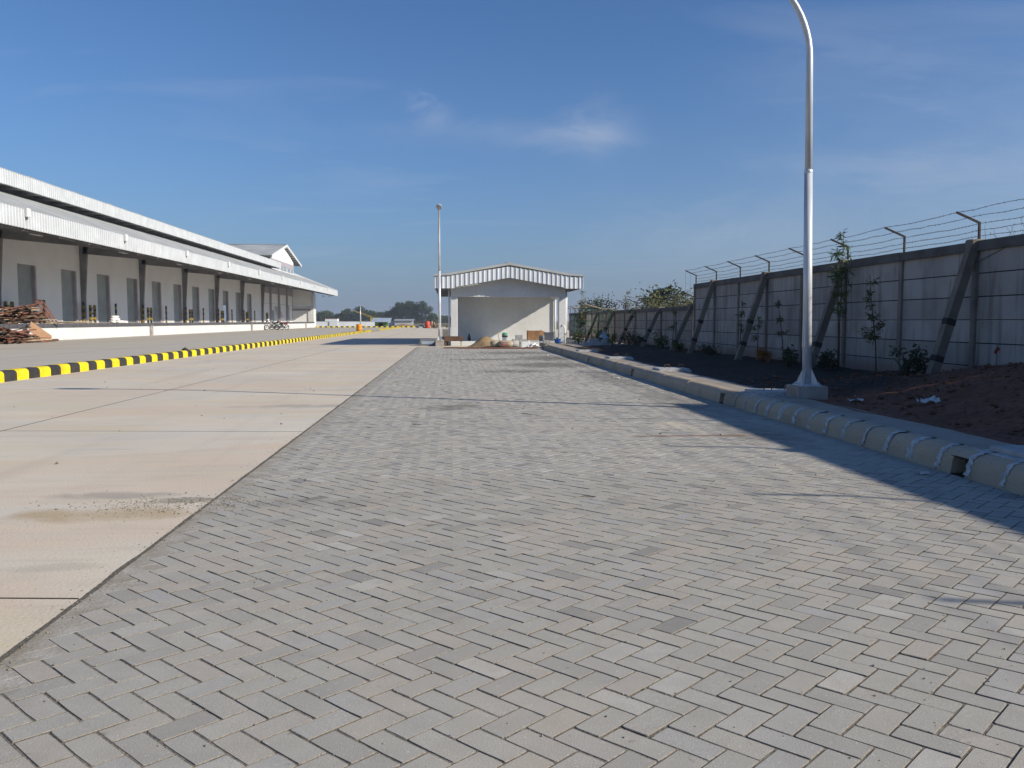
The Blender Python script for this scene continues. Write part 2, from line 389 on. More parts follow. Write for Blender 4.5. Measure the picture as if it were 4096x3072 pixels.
M['galv'] = mat('galvanised_steel', (.60,.62,.64), .36, .10, 5, metal=.12, spec=.6, stretch=(3,3,.6))
M['foot'] = mat('lamp_footing_concrete', (.36,.345,.32), .9, .15, 5, col2=(.27,.22,.18), bump=.4)
M['white'] = mat('white_wall_paint', (.80,.80,.79), .7, .03, .6, fine=.03, fscale=8)
M['plaster'] = mat('pale_grey_plaster', (.63,.635,.63), .8, .05, .8, fine=.04, fscale=6)
M['dockwhite'] = mat('white_dock_paint', (.62,.62,.615), .65, .05, .8)
M['metalsheet'] = mat('zincalume_sheet', (.66,.68,.70), .45, .06, 1.2, metal=.1, spec=.5)
M['metalroof'] = mat('ribbed_roof_sheet', (.36,.375,.38), .5, .12, .5, metal=.1, spec=.4)
M['porchroof'] = mat('pale_roof_sheet', (.46,.475,.47), .5, .1, .8, metal=.1)
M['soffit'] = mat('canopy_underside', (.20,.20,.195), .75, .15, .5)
M['steel'] = mat('grey_painted_steel', (.23,.225,.225), .6, .15, .8)
M['jamb'] = mat('grey_door_jamb', (.40,.355,.375), .6, .1, 1)
M['shutter'] = mat('roller_shutter_steel', (.36,.40,.40), .55, .08, 1.2, metal=.05)
M['rubber'] = mat('dock_edge_rubber', (.06,.055,.075), .7, .3, 3, col2=(.10,.10,.10))
M['pier'] = mat('dock_pier_concrete', (.34,.30,.28), .85, .2, 4)
M['trim'] = mat('white_trim', (.60,.61,.62), .5, .02, 1)
M['band'] = mat('mauve_grey_band', (.36,.33,.36), .6, .06, 1)
M['glass'] = mat('dim_window_glass', (.30,.33,.36), .12, .05, 1, spec=.8)
M['wood'] = mat('scrap_timber', (.15,.085,.052), .85, .3, 4, col2=(.075,.043,.028), rand=.35, bump=.3)
M['woodred'] = mat('red_brown_timber', (.23,.09,.058), .8, .2, 4, col2=(.13,.05,.036), rand=.2)
M['plywood'] = mat('plywood_sheet', (.40,.235,.135), .75, .12, 3, col2=(.33,.19,.11))
M['pale_wood'] = mat('pale_plank', (.42,.34,.24), .8, .2, 3, rand=.15)
M['sack'] = mat('white_sack', (.75,.74,.74), .8, .08, 5, bump=.4, bscale=20)
M['tyre'] = mat('tyre_rubber', (.018,.018,.018), .8); M['chrome'] = mat('chrome', (.26,.26,.26), .35, metal=.6)
M['mblack'] = mat('black_bodywork', (.02,.02,.022), .3, spec=.5); M['mred'] = mat('red_bodywork', (.30,.025,.03), .3, spec=.5)
M['mgrey'] = mat('silver_bodywork', (.35,.37,.37), .35, spec=.5); M['helmet'] = mat('white_helmet', (.8,.8,.8), .25)
M['orange'] = mat('orange_drum_paint', (.72,.27,.02), .5, .12, 3)
M['green'] = mat('green_frame_paint', (.03,.15,.085), .5, .25, 6, col2=(.05,.20,.11))
M['tan'] = mat('tan_sheet', (.56,.43,.28), .7, .1, 3)
M['limewash'] = mat('far_white_wall', (.66,.68,.70), .8, .05, .4)
M['hutroof'] = mat('blue_grey_sheet_roof', (.40,.47,.55), .5, .08, .5, metal=.2)
M['hutgreen'] = mat('hut_green_paint', (.12,.22,.06), .7, .15, 1)
M['shed'] = mat('grey_shed_sheet', (.40,.42,.45), .6, .08, .6)
M['craney'] = mat('crane_yellow', (.45,.33,.06), .6, .2, .8)
M['redtank'] = mat('red_tank_paint', (.52,.06,.03), .5, .15, 2)
M['sand'] = mat('heap_of_sand', (.30,.21,.115), .95, .18, 8, col2=(.22,.15,.085), bump=.7, bscale=60)
M['cement'] = mat('cement_sack_paper', (.42,.35,.25), .9, .15, 6, bump=.4, bscale=25)
M['redprint'] = mat('red_sack_print', (.55,.10,.08), .85, .2, 20)
M['blockgrey'] = mat('concrete_block_grey', (.36,.35,.335), .9, .15, 8, rand=.2, bump=.4)
M['blue'] = mat('blue_plastic', (.02,.10,.42), .4, .06, 4); M['greenp'] = mat('green_plastic', (.02,.25,.12), .5)
M['paint_can'] = mat('pale_plastic_bucket', (.55,.60,.72), .5); M['pvc'] = mat('white_pvc', (.80,.80,.78), .45, .03, 2)
M['card'] = mat('cardboard_panel', (.27,.15,.075), .85, .15, 4); M['litter'] = mat('white_litter', (.62,.63,.62), .7, .15, 10)
M['whiteplate'] = mat('whitewashed_lid', (.44,.45,.45), .75, .2, 4, col2=(.30,.30,.29), bump=.3)
M['rust'] = mat('rusty_rebar', (.16,.08,.05), .85, .3, 20)
M['grit_joint'] = mat('gritty_edge_joint', (.17,.15,.12), .95, .4, 45, col2=(.075,.068,.058), bump=.8, bscale=150)
M['stone'] = mat('grit_stone', (.26,.22,.18), .95, .3, 30, rand=.3)
M['grit'] = mat('loose_grit', (.07,.062,.054), .95, .4, 60, col2=(.40,.35,.28))
M['clod'] = mat('soil_clod', (.17,.085,.052), .95, .3, 12, col2=(.075,.036,.024))
def leaf_mat(name, c, c2, trans=.25):
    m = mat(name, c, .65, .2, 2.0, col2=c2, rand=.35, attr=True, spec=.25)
    return m
M['leaf'] = leaf_mat('tree_leaves', (.055,.085,.028), (.035,.060,.022)); M['leafd'] = leaf_mat('dark_tree_leaves', (.035,.058,.028), (.022,.040,.022))
M['leafy'] = leaf_mat('olive_leaves', (.115,.115,.04), (.07,.085,.03)); M['leafb'] = leaf_mat('shrub_leaves', (.075,.13,.025), (.04,.075,.02))
M['leafr'] = leaf_mat('red_tip_leaves', (.42,.11,.035), (.24,.15,.03)); M['bark'] = mat('tree_bark', (.12,.09,.065), .95, .3, 6, bump=.5)
M['stem'] = mat('thin_stem', (.09,.075,.045), .9, .2, 8); M['dry'] = leaf_mat('dry_grass', (.17,.15,.07), (.10,.11,.045))

# ------------------------------------------------------------------ ground and roads
o = MB().add([(-3000,-200,-.08),(3000,-200,-.08),(3000,4000,-.08),(-3000,4000,-.08)], [(0,1,2,3)]).build('ground', M['ground'])
struct(o, 'dry open ground reaching to the horizon')

# concrete yard: slabs with open joints over a dark base
yard = thing('concrete_yard', 'beige concrete yard of large cast slabs with thin dark joints', None, (0,0,0), kind='structure')
MB().box(-26.45, -1.735, -6, 176, -.07, -.0035).build('joint_base', M['subbase'], yard)
SK = -.09
xs = [-1.735, -5.32, -9.50]; xs2 = [-9.80, -15.3, -20.8, -26.45]
ycuts = [-6 + 0] + [4.0 + 5.95*k for k in range(-1, 29)] + [176]
def slab(x0, x1, y0, y1, name='concrete_slab'):
    g = .0065; b = .0025
    def Y(x, y): return y + SK*(x + 2.0)
    a, c = min(x0, x1)+g, max(x0, x1)-g
    m = MB()
    lo = [(a, Y(a,y0)+g), (c, Y(c,y0)+g), (c, Y(c,y1)-g), (a, Y(a,y1)-g)]
    hi = [(a+b, Y(a,y0)+g+b), (c-b, Y(c,y0)+g+b), (c-b, Y(c,y1)-g-b), (a+b, Y(a,y1)-g-b)]
    vs = [(p[0],p[1],-.03) for p in lo] + [(p[0],p[1],-b) for p in lo] + [(p[0],p[1],0) for p in hi]
    fs = [(8,9,10,11)] + [(k+i, k+(i+1)%4, k+4+(i+1)%4, k+4+i) for k in (0,4) for i in range(4)]
    m.add(vs, fs); return m.build(name, M['concrete'], yard)
for (xa, xb) in list(zip(xs[:-1], xs[1:])) + list(zip(xs2[:-1], xs2[1:])):
    for ya, yb in zip(ycuts[:-1], ycuts[1:]): slab(xa, xb, ya, yb)
for x_ in xs[1:2] + xs2[1:-1]: MB().box(x_-.008, x_+.008, -6, 175, .0006, .0016).build('joint_sealant', M['subbase'], yard)
for y_ in ycuts[1:-1]:
    for x0_, x1_ in ((xs[-1], xs[0]-.02), (xs2[-1], xs2[0])):
        a_, b_ = Vector((x0_, y_ + SK*(x0_+2), .0011)), Vector((x1_, y_ + SK*(x1_+2), .0011)); MB().beam(a_, b_, .011, .0010).build('joint_sealant', M['subbase'], yard)
MB().box(-1.73, 16, 41.9, 176, -.07, -.004).build('rear_apron', M['concrete'], yard)
MB().box(-32, -9, 176, 215, -.07, -.004).build('far_apron', M['concrete'], yard)

# ------------------------------------------------------------------ herringbone pavers
PX, PY = .0756, .0718; X0, Y0 = -1.437 + PX, 3.246 - PY
XL, XR = -1.728, 4.23
def pt(a, b):
    X = X0 + (a-b)*PX; Y = Y0 + (a+b)*PY - .0525*(X + 1.437); return Vector((X, Y, 0))
paving = thing('block_paved_road', 'grey herringbone block paving between concrete yard and kerb', None, (0,0,0), kind='structure')
MB().box(XL-.004, XR+.3, -3, 41.6, -.08, -.003).build('sand_bed', M['sand_joint'], paving)
Fv = Vector((math.sin(R(YAW))*math.cos(R(PITCH)), math.cos(R(YAW))*math.cos(R(PITCH)), -math.sin(R(PITCH))))
Rv = Vector((math.cos(R(YAW)), -math.sin(R(YAW)), 0)); Uv = Rv.cross(Fv)
def in_view(p):
    d = p - Vector((0,0,CAM_H)); z = d.dot(Fv)
    if z < .3: return None
    x = d.dot(Rv)/z*3350; y = d.dot(Uv)/z*3350
    return z if abs(x) < 2048 and abs(y) < 1536 else None
def clip(poly, X, keep_greater):
    out = []
    for i in range(len(poly)):
        p, q = poly[i], poly[(i+1) % len(poly)]
        pi = (p.x >= X) == keep_greater; qi = (q.x >= X) == keep_greater
        if pi: out.append(p)
        if pi != qi: t = (X - p.x)/(q.x - p.x); out.append(p + (q-p)*t)
    return out
def paver_ring(poly, inset, z, c):
    n = len(poly); r = []
    for i in range(n):
        p0, p1, p2 = poly[i-1], poly[i], poly[(i+1) % n]
        e1 = (p1-p0).normalized(); e2 = (p2-p1).normalized(); n1 = Vector((-e1.y, e1.x, 0)); n2 = Vector((-e2.y, e2.x, 0))
        k = 1 + n1.dot(n2)
        v = (n1 + n2)/max(k, .5)
        r.append(Vector((p1.x, p1.y, 0)) + v*inset + Vector((0,0,z)))
    return r
GAP, CH = .0026, .0013
blocks = []   # (poly, centre, whole, shade, dz, tilt)
for a0 in range(-60, 420):
    for b0 in range(-60, 420):
        s_ = (a0 + b0) % 4
        if s_ == 0: poly = [pt(a0,b0), pt(a0+2,b0), pt(a0+2,b0+1), pt(a0,b0+1)]; kind = 0
        elif s_ == 2: poly = [pt(a0,b0), pt(a0+1,b0), pt(a0+1,b0+2), pt(a0,b0+2)]; kind = 1
        else: continue
        c = (poly[0] + poly[2])/2
        if not (XL-.12 < c.x < XR+.12 and -1.5 < c.y < 41.5): continue
        whole = all(XL < p.x < XR for p in poly)
        if not whole:
            if c.x < 0: poly = clip(poly, XL, True)
            else: poly = clip(poly, XR, False)
            if len(poly) < 3: continue
            area = abs(sum(poly[i].x*poly[(i+1)%len(poly)].y - poly[(i+1)%len(poly)].x*poly[i].y for i in range(len(poly))))/2
            if area < .0012: continue
        blocks.append((poly, c, whole, kind))
ranked = sorted([(in_view(c), i) for i, (p, c, w, k) in enumerate(blocks) if in_view(c)])
single = set(i for _, i in ranked[:299])
proto = {}; protos = {}
mass_v, mass_f, mass_s, mass_m = [], [], [], []
prnd = random.Random(3)
edge_mass = MB()
def worn(poly, gap, rr, amp, seg=2):
    """outline of one block, pulled in by the joint, with slightly worn edges and corners"""
    r = paver_ring(poly, gap, 0, None); n = len(r); out = []
    for i in range(n):
        p, q = r[i], r[(i+1) % n]; d = (q-p); nn = Vector((-d.y, d.x, 0)).normalized()
        c_ = rr.uniform(.002, .006) if rr.random() < .8 else rr.uniform(.008, .016)
        out.append(p + d.normalized()*c_ + nn*abs(rr.gauss(0, amp*.4)))
        for k in range(1, seg): out.append(p + d*(k/seg + rr.uniform(-.12,.12)) + nn*rr.gauss(0, amp))
        c_ = rr.uniform(.002, .006)
        out.append(q - d.normalized()*c_ + nn*abs(rr.gauss(0, amp*.4)))
    return out
def block_mesh(out, top, cr):
    n = len(out); c0 = sum(out, Vector())/n
    vs = [Vector((p.x, p.y, -.045)) for p in out] + [Vector((p.x, p.y, -cr)) for p in out] + [Vector((p.x + (c0.x-p.x)*.030, p.y + (c0.y-p.y)*.030, 0)) for p in out]
    fs = [tuple(range(2*n, 3*n))] + [(k*n+j, k*n+(j+1)%n, (k+1)*n+(j+1)%n, (k+1)*n+j) for k in (0,1) for j in range(n)]
    return vs, fs, [0] + [1]*n + [2]*n
for i, (poly, c, whole, kind) in enumerate(blocks):
    dz = prnd.gauss(0, .0009); tx, ty = prnd.gauss(0, .006), prnd.gauss(0, .006); sh = prnd.random()
    left = (not whole and c.x < 0)
    gap = 0.0 if left else (GAP if c.y < 7 else .0014) + abs(prnd.gauss(0, .0006))
    loc = [Vector((p.x-c.x, p.y-c.y, 0)) for p in poly]
    if left:                                               # trimmed pieces along the slab: mortar infill
        n = len(loc); vs = [Vector((p.x, p.y, -.045)) + c for p in loc] + [Vector((p.x, p.y, -.0025 + .003*prnd.random())) + c for p in loc]
        fs = [tuple(range(n, 2*n))] + [(j, (j+1)%n, n+(j+1)%n, n+j) for j in range(n)]
        if i in single: MB().add(vs, fs).build('edge_piece', M['edge_mortar'], paving)
        else: edge_mass.add(vs, fs)
        continue
    near = c.y < 9
    if i in single:
        key = (kind, prnd.randrange(7)) if whole else ('p', i)
        if key in proto:
            ob = proto[key].copy(); COL.objects.link(ob); ob.parent = paving
        else:
            m = MB(); vs, fs, mi = block_mesh(worn(loc, GAP + abs(prnd.gauss(0,.0006)), prnd, .0009), 0, .0024)
            m.v = [tuple(v) for v in vs]; m.f = [list(f) for f in fs]; m.mi = mi; m.sm = [False]*len(fs)
            ob = m.build('paver', [M['paver'], M['paver_side'], M['paver_bevel']], paving, local=True); proto[key] = ob
        ob.location = (c.x, c.y, dz); ob.rotation_euler = (tx*.7, ty*.7, prnd.gauss(0, .006))
    else:
        o_ = len(mass_v)
        out = worn(loc, gap, prnd, .0008, 2) if near else paver_ring(loc, gap, 0, None)
        vs, fs, mi = block_mesh(out, 0, .0024)
        for v in vs: mass_v.append((v.x + c.x, v.y + c.y, v.z + dz + v.x*ty*.7 + v.y*tx*.7))
        for f in fs: mass_f.append(tuple(o_ + q for q in f)); mass_s.append(sh)
        mass_m += mi if c.y < 7 else [q if q == 1 else 0 for q in mi]
me = bpy.data.meshes.new('paver_field'); me.from_pydata(mass_v, [], mass_f)
at = me.attributes.new('shade', 'FLOAT', 'FACE'); at.data.foreach_set('value', mass_s); me.materials.append(M['paver_mass']); me.materials.append(M['paver_side']); me.materials.append(M['paver_bevel'])
me.polygons.foreach_set('material_index', mass_m); me.update()
ob = bpy.data.objects.new('paver_field', me); COL.objects.link(ob); ob.parent = paving; ob['kind'] = 'stuff'
cm = MB(); er = random.Random(15); yy = -1.0; pv = None; vs_ = []
while yy < 41.5:
    w_ = .010 + .010*abs(mnoise.noise((yy*2.3, 1, 0))) + er.uniform(0,.006); l_ = .008 + .016*max(0, mnoise.noise((yy*1.9, 7, 0))) + er.uniform(0,.005)
    vs_ += [(-1.7375-l_, yy, .0012), (-1.7375+w_, yy, .0012)]; yy += .02 if yy < 12 else .08
cm.add(vs_, [(2*i, 2*i+1, 2*i+3, 2*i+2) for i in range(len(vs_)//2-1)]); cm.build('edge_joint', M['grit_joint'], paving)
e_ = edge_mass.build('edge_mortar', M['edge_mortar'], paving); e_['kind'] = 'stuff'

# ------------------------------------------------------------------ kerb, walkway and planting bed on the right
XK = 4.235
def kerb_profile(h=.215, w=.24, r=.145, n=8, z0=-.1):
    p = [(0, z0), (0.0, 0.0), (.012, h-r)]
    for i in range(1, n+1):
        t = math.pi/2*i/n; p.append((.012 + r - r*math.cos(t), h - r + r*math.sin(t)))
    p += [(w, h), (w, z0)]
    return p
kerb = thing('kerb', 'rounded grey concrete kerb with white mortar joints along the paved road', None, (XK, 0, 0), kind='structure')
KP = .4435; prof = [(x+XK, z) for x, z in kerb_profile()]
inlets = [.25, 6.62, 12.92, 19.55, 26.0, 32.3]
kb_proto = MB().prism(prof, .0015, KP-.0015).build('kerb_block', M['kerb'], kerb, fixn=True)
ky = []; y = 7.004 - KP*20
while y < 38.0: ky.append(y); y += KP
first = True
krnd = random.Random(5)
for y in ky:
    hit = [q for q in inlets if y <= q < y + KP]
    if hit:
        q = min(max(hit[0], y+.13), y+KP-.13); m = MB()
        m.prism(prof, y+.004, q-.10); m.prism(prof, q+.10, y+KP-.004)
        top = [(x, max(z, .155)) for x, z in prof]; m.prism([p for p in top], q-.10, q+.10)
        m.build('kerb_block', M['kerb'], kerb, fixn=True)
        MB().box(XK+.14, XK+.24, q-.10, q+.10, -.09, .15).box(XK+.004, XK+.14, q-.10, q+.10, -.09, .006).build('inlet_recess', M['dark'], kerb)
        continue
    if first: ob = kb_proto; first = False
    else: ob = kb_proto.copy(); COL.objects.link(ob); ob.parent = kerb
    ob.location = (krnd.gauss(0,.003), y, krnd.gauss(0,.0025)); ob.rotation_euler = (krnd.gauss(0,.004), krnd.gauss(0,.005), krnd.gauss(0,.003))
for i, y in enumerate(ky):                                     # white mortar smeared over the joints of the near run
    if not (3.0 < y < 12.6): continue
    w0, w1 = krnd.uniform(.03,.085), krnd.uniform(.02,.07); m = MB(); pr = kerb_profile()[1:-1]
    pr = [(.0005, .025), (.005, .05)] + [p for p in pr if p[1] > .06] + [(.2, .215)]
    vs = []
    for k, (x, z) in enumerate(pr):
        jit = krnd.uniform(-.012,.012); d = .004
        vs += [(XK+x-d*(1 if z < .2 else 0), y-w0+jit+.02*(k%2), z+d*(1 if z > .12 else 0)), (XK+x-d*(1 if z < .2 else 0), y+w1+jit-.012*(k%3), z+d*(1 if z > .12 else 0))]
    m.add(vs, [(2*k, 2*k+1, 2*k+3, 2*k+2) for k in range(len(pr)-1)]); m.build('mortar_smear', M['mortar'], kerb, fixn=True)
# kerb return at the far end
MB().bbox(XK-.03, XK+.30, 38.0, 38.3, -.1, .215, .05).build('kerb_end', M['kerb'], kerb)

walk = thing('walkway', 'narrow dusty concrete walkway behind the kerb', None, (XK+.24, 0, 0), kind='structure')
wy = -3.0; wr = random.Random(11); wl = []
while wy < 42: wl.append(wy); wy += 2.0
for y in wl: MB().bbox(XK+.246, 5.02, y+.004, y+1.996, -.1, .205, .006).build('walkway_slab', M['walk'], walk)
MB().box(5.02, 9.3, 38.5, 43.0, -.1, .12).build('walkway_end', M['walk'], walk)

def soil_h(x, y):
    t = (x - 4.95)/(9.25 - 4.95)
    z = .15 + .10*t + .05*mnoise.noise((x*.9, y*.7, 0)) + .03*mnoise.noise((x*3.1, y*3.1, 4)) + .018*mnoise.noise((x*9, y*9, 7))
    def mound(cx, cy, rx, ry, h): return h*math.exp(-((x-cx)/rx)**2 - ((y-cy)/ry)**2)
    z += mound(8.3, 11.0, 1.3, 2.2, .47) + mound(7.0, 8.5, 1.1, 2.0, .32) + mound(8.4, 5.0, 1.6, 3, .55) + mound(8.8, 15.2, .9, 1.0, .10) + mound(6.9, 13.0, .8, 1.2, .10)
    rough = min(1, mound(7.8, 9, 2.2, 5, 1.0)); z += rough*(.05*mnoise.noise((x*2.2, y*2.2, 1)) + .035*mnoise.noise((x*6, y*6, 2)))
    if y > 16: z -= .06*min(1, (y-16)/4)
    edge = max(0, min(1, (x - 4.93)/.25)); return .185*(1-edge) + z*edge + .008*(1-edge)
nx, ny = 64, 380; vs = []; fs = []
def edge_x(y): return 4.93 + .10*mnoise.noise((y*.55, 3, 0)) + .05*mnoise.noise((y*2.1, 8, 0))
for j in range(ny+1):
    y = -2 + 41.0*j/ny; x0 = edge_x(y)
    for i in range(nx+1):
        x = x0 + (9.32 - x0)*i/nx
        zz = soil_h(max(x, 4.93), y) if i > 0 else .197
        if i == 1: zz = max(.212, zz)
        vs.append((x, y, max(zz, .06 if x > 5.3 else .19)))
for j in range(ny):
    for i in range(nx): fs.append((j*(nx+1)+i, j*(nx+1)+i+1, (j+1)*(nx+1)+i+1, (j+1)*(nx+1)+i))
o = MB().add(vs, fs, smooth=True).build('soil_bed', M['soil']); struct(o, 'dark reddish planting soil heaped between walkway and wall')
# clods and stones in the bed
m = MB(); cr = random.Random(21)
def lump(m, x, y, z, r, rr, mi=0):
    vs = []; 
    for (a, b, c) in ((1,0,0),(-1,0,0),(0,1,0),(0,-1,0),(0,0,1),(0,0,-1)):
        k = r*rr.uniform(.6,1.15); vs.append((x+a*k, y+b*k*1.1, z+c*k*.75))
    m.add(vs, [(0,2,4),(2,1,4),(1,3,4),(3,0,4),(2,0,5),(1,2,5),(3,1,5),(0,3,5)], mi)
for _ in range(2600):
    y = cr.uniform(3, 16); x = cr.uniform(5.1, 9.0); 
    if cr.random() > .35 + .65*math.exp(-((x-7.6)/1.8)**2): continue
    r_ = min(.10, .008 + abs(cr.gauss(0, .022))); lump(m, x, y, soil_h(x, y)+r_*.25, r_, cr)
o = m.build('soil_clods', M['clod']); o['kind'] = 'stuff'; o['label'] = 'loose clods of reddish soil scattered over the planting bed'; o['category'] = 'soil'

# ------------------------------------------------------------------ boundary wall in three heights
XW = 9.2; PH = .405
def wall_section(name, label, ys, rows, zb, brace_idx, seed):
    T = thing(name, label, 'wall', (XW, ys[0], zb)); rr = random.Random(seed)
    top = zb + rows*PH + .06
    for i, y in enumerate(ys):
        MB().bbox(XW-.075, XW+.075, y-.06, y+.06, zb-.3, top-.012, .012).build('post', M['post'], T)
    panel = {}
    for i in range(len(ys)-1):
        y0, y1 = ys[i], ys[i+1]
        for k in range(rows):
            key = round(y1-y0, 2)
            if key not in panel:
                L_ = y1-y0
                panel[key] = MB().bbox(-.03, .03, -L_/2+.061, L_/2-.061, .010, PH-.010, .002).box(-.018, .018, -L_/2+.062, L_/2-.062, -.006, PH-.007, 1).build('panel', [M['panel'], M['tar']], T, local=True)
                ob = panel[key]
            else:
                ob = panel[key].copy(); COL.objects.link(ob); ob.parent = T
            ob.location = (rr.gauss(0,.003), (y0+y1)/2 - ys[0], k*PH + (.06 if k >= 0 else 0) - .0); ob.rotation_euler = (0, rr.gauss(0,.004), rr.gauss(0,.0015))
        MB().bbox(XW-.10, XW+.10, y0+.002, y1-.002, top-.02, top+.155+rr.uniform(-.006,.006), .012).build('coping', M['coping'], T)
    zt = top + .155
    for i, y in enumerate(ys):
        tilt = rr.gauss(0,.015)
        MB().beam((XW, y, zt-.1), (XW, y+tilt, zt+.33), .034, .034).beam((XW+.012, y+tilt, zt+.318), (XW-.42, y+tilt*1.5, zt+.50), .034, .034).build('angle_arm', M['arm'], T)
        if i in brace_idx:
            b = MB(); a = Vector((XW-.12, y-.03, zt-.07)); c = Vector((XW-.93+rr.gauss(0,.03), y+rr.gauss(0,.05), zb-.1)); b.beam(c, a, .155, .15, up=(0,1,0))
            br = b.build('brace', M['brace'], T)
            for t in ([.30] if rr.random() < .6 else [.26, .5]):
                p = c + (a-c)*t; d = (a-c).normalized()
                MB().beam(p - d*.055, p + d*.055, .164, .159, up=(0,1,0)).build('tar_band', M['tar'], br)
            MB().bbox(XW-.2, XW+.11, y-.11, y+.10, zt-.10, zt+.03, .02).build('brace_cap', M['brace'], br)
    spots = [(XW-.415, .495), (XW-.2, .41), (XW-.0, .31), (XW-.0, .19), (XW-.0, .09)]
    for (x, dz) in spots:
        m = MB(); pts = []
        for i in range(len(ys)-1):
            for q in range(8):
                t = q/8; y = ys[i] + (ys[i+1]-ys[i])*t
                pts.append((x + rr.gauss(0,.006), y, zt + dz - .018*math.sin(math.pi*t) + rr.gauss(0,.006)))
        pts.append((x, ys[-1], zt+dz)); m.tube(pts, .0042, 4)
        for i in range(len(pts)-1):
            for q in (0, .33, .66):
                p = Vector(pts[i])*(1-q) + Vector(pts[i+1])*q
                d = Vector((rr.uniform(-1,1), rr.uniform(-.4,.4), rr.uniform(-1,1))).normalized()*.022
                m.beam(p-d, p+d, .005, .005)
        m.build('barbed_wire', M['wire'], T)
    return T, zt
ys_mid = [31.25 - 2.44*k for k in range(9)][::-1]; ys_mid[0] = 10.45
ys_mid = [10.45] + [31.25 - 2.44*k for k in range(8)][::-1]
wm, zt_mid = wall_section('boundary_wall', 'precast panel wall beside the soil bed, middle height, with slanting props', ys_mid, 6, .04, {1, 3, 5, 7}, 3)
ys_low = [31.45, 33.87, 36.33, 39.07, 41.55, 44.16, 46.83, 49.5, 52.05, 54.6, 57.2, 59.8, 62.4, 65.0]
wl_, zt_low = wall_section('boundary_wall', 'lower far run of precast panel wall with barbed wire towards the porch building', ys_low, 4, .04, {0, 2, 4, 6, 8, 10}, 4)
ys_tall = [-6.6, -4.2, -1.8, .65, 3.1, 5.55, 8.0, 10.25]
wt, zt_tall = wall_section('boundary_wall', 'tallest near run of precast panel wall at the right edge', ys_tall, 8, -.15, {1, 3, 5}, 5)
for (x, z0) in ((XW-.41, zt_low+.48), (XW-.22, zt_low+.40)):                   # wire hanging at the step
    MB().tube([(x, 31.25, z0), (x+.01, 31.28, z0+.4), (x, 31.25, zt_mid+.45)], .004, 4).build('hanging_wire', M['wire'], wm)

# ------------------------------------------------------------------ street lamps
def street_lamp(label, loc, rz, straight, group='curved galvanised street lamps', rad=.064, zf=.2, block=.44, lean=.0):
    T = thing('street_lamp', label, 'street lamp', loc, rz, group)
    MB().bbox(-block/2, block/2, -block/2, block/2, -.12, zf+.18, .012).build('footing', M['foot'], T, local=True)
    z = zf+.18
    pl = MB().bbox(-.15, .15, -.15, .15, z, z+.016, .002)
    bp = pl.build('base_plate', M['galv'], T, local=True)
    for k in range(4):
        a = math.pi/4 + k*math.pi/2; c, s_ = math.cos(a), math.sin(a)
        g_ = MB(); vs = []
        for sgn in (-.004, .004):
            for (r_, zz) in ((.05, z+.016), (.155, z+.016), (.155, z+.04), (.062, z+.24), (.05, z+.24)):
                vs.append((c*r_ - s_*sgn, s_*r_ + c*sgn, zz))
        g_.add(vs, [(4,3,2,1,0),(5,6,7,8,9)] + [(i,(i+1)%5,5+(i+1)%5,5+i) for i in range(5)]); g_.build('gusset', M['galv'], bp, local=True, fixn=True)
        MB().lathe([(0,z+.045),(.012,z+.045),(.012,z+.016)], (c*.0+.12*(1 if c>0 else -1), .12*(1 if s_>0 else -1), 0), 6).build('bolt', M['galv'], bp, local=True)
    zc = straight*.69
    ln = lambda q: -lean*q
    MB().tube([(0,0,z+.01),(ln(zc),0,zc)], [rad, rad*.88], 16).build('lower_pole', M['galv'], T, local=True)
    pts = [(ln(zc-.05),0,zc-.05),(ln(straight),0,straight)]; rr_ = [rad*.79, rad*.72]; r_ = 1.3
    for k in range(1, 15):
        a = R(76)*k/14; pts.append((ln(straight)-(r_-r_*math.cos(a)), 0, straight + r_*math.sin(a))); rr_.append(rad*(.72-.2*k/14))
    MB().tube(pts, rr_, 16).build('curved_arm', M['galv'], T, local=True)
    MB().lathe([(rad*.885, zc-.04),(rad*.93, zc-.03),(rad*.93, zc),(rad*.8, zc+.012)], (ln(zc),0,0), 16).build('collar', M['galv'], T, local=True)
    MB().bbox(-rad-.004, -rad+.03, -.045, .045, z+.55, z+.85, .004).build('access_hatch', M['galv'], T, local=True)
    a = R(76); e = Vector(pts[-1]); d = Vector((-math.sin(a), 0, math.cos(a))).normalized(); d = Vector((-.97,0,.24)).normalized()
    n_ = Vector((.24,0,.97)); h = MB(); vs = []
    for (t, w, hh) in ((0,.05,.05),(.10,.09,.06),(.3,.145,.085),(.55,.14,.075),(.66,.08,.04)):
        p = e + d*t
        for k in range(10):
            q = 2*math.pi*k/10; vs.append(p + Vector((0,1,0))*(w*math.cos(q)) + n_*(hh*math.sin(q)*(1 if math.sin(q) > 0 else .45)))
    fs = [(i*10+k, i*10+(k+1)%10, (i+1)*10+(k+1)%10, (i+1)*10+k) for i in range(4) for k in range(10)] + [tuple(range(9,-1,-1)), tuple(range(40,50))]
    hd = h.add(vs, fs, smooth=True).build('lamp_head', M['shed'], T, local=True, fixn=True)
    l = MB(); c0 = e + d*.2 - n_*.045; c1 = e + d*.56 - n_*.04
    l.beam(c0, c1, .2, .02, up=n_); l.build('lens', M['glass'], hd, local=True)
    return T
street_lamp('tall galvanised street lamp on a concrete footing beside the heaped soil', (5.06, 11.62, 0), 0, 4.93, lean=.017)
street_lamp('distant galvanised street lamp standing left of the white porch building', (-.63, 43.0, 0), R(91), 5.5, zf=.14, rad=.075)
T = thing('street_lamp', 'farthest small lamp post behind the orange drum', 'street lamp', (-19.9, 185, 0), 0, 'curved galvanised street lamps')
MB().tube([(0,0,0),(0,0,2.2),(.02,0,4.5)], [.16,.12,.07], 8).build('lower_pole', M['galv'], T, local=True)
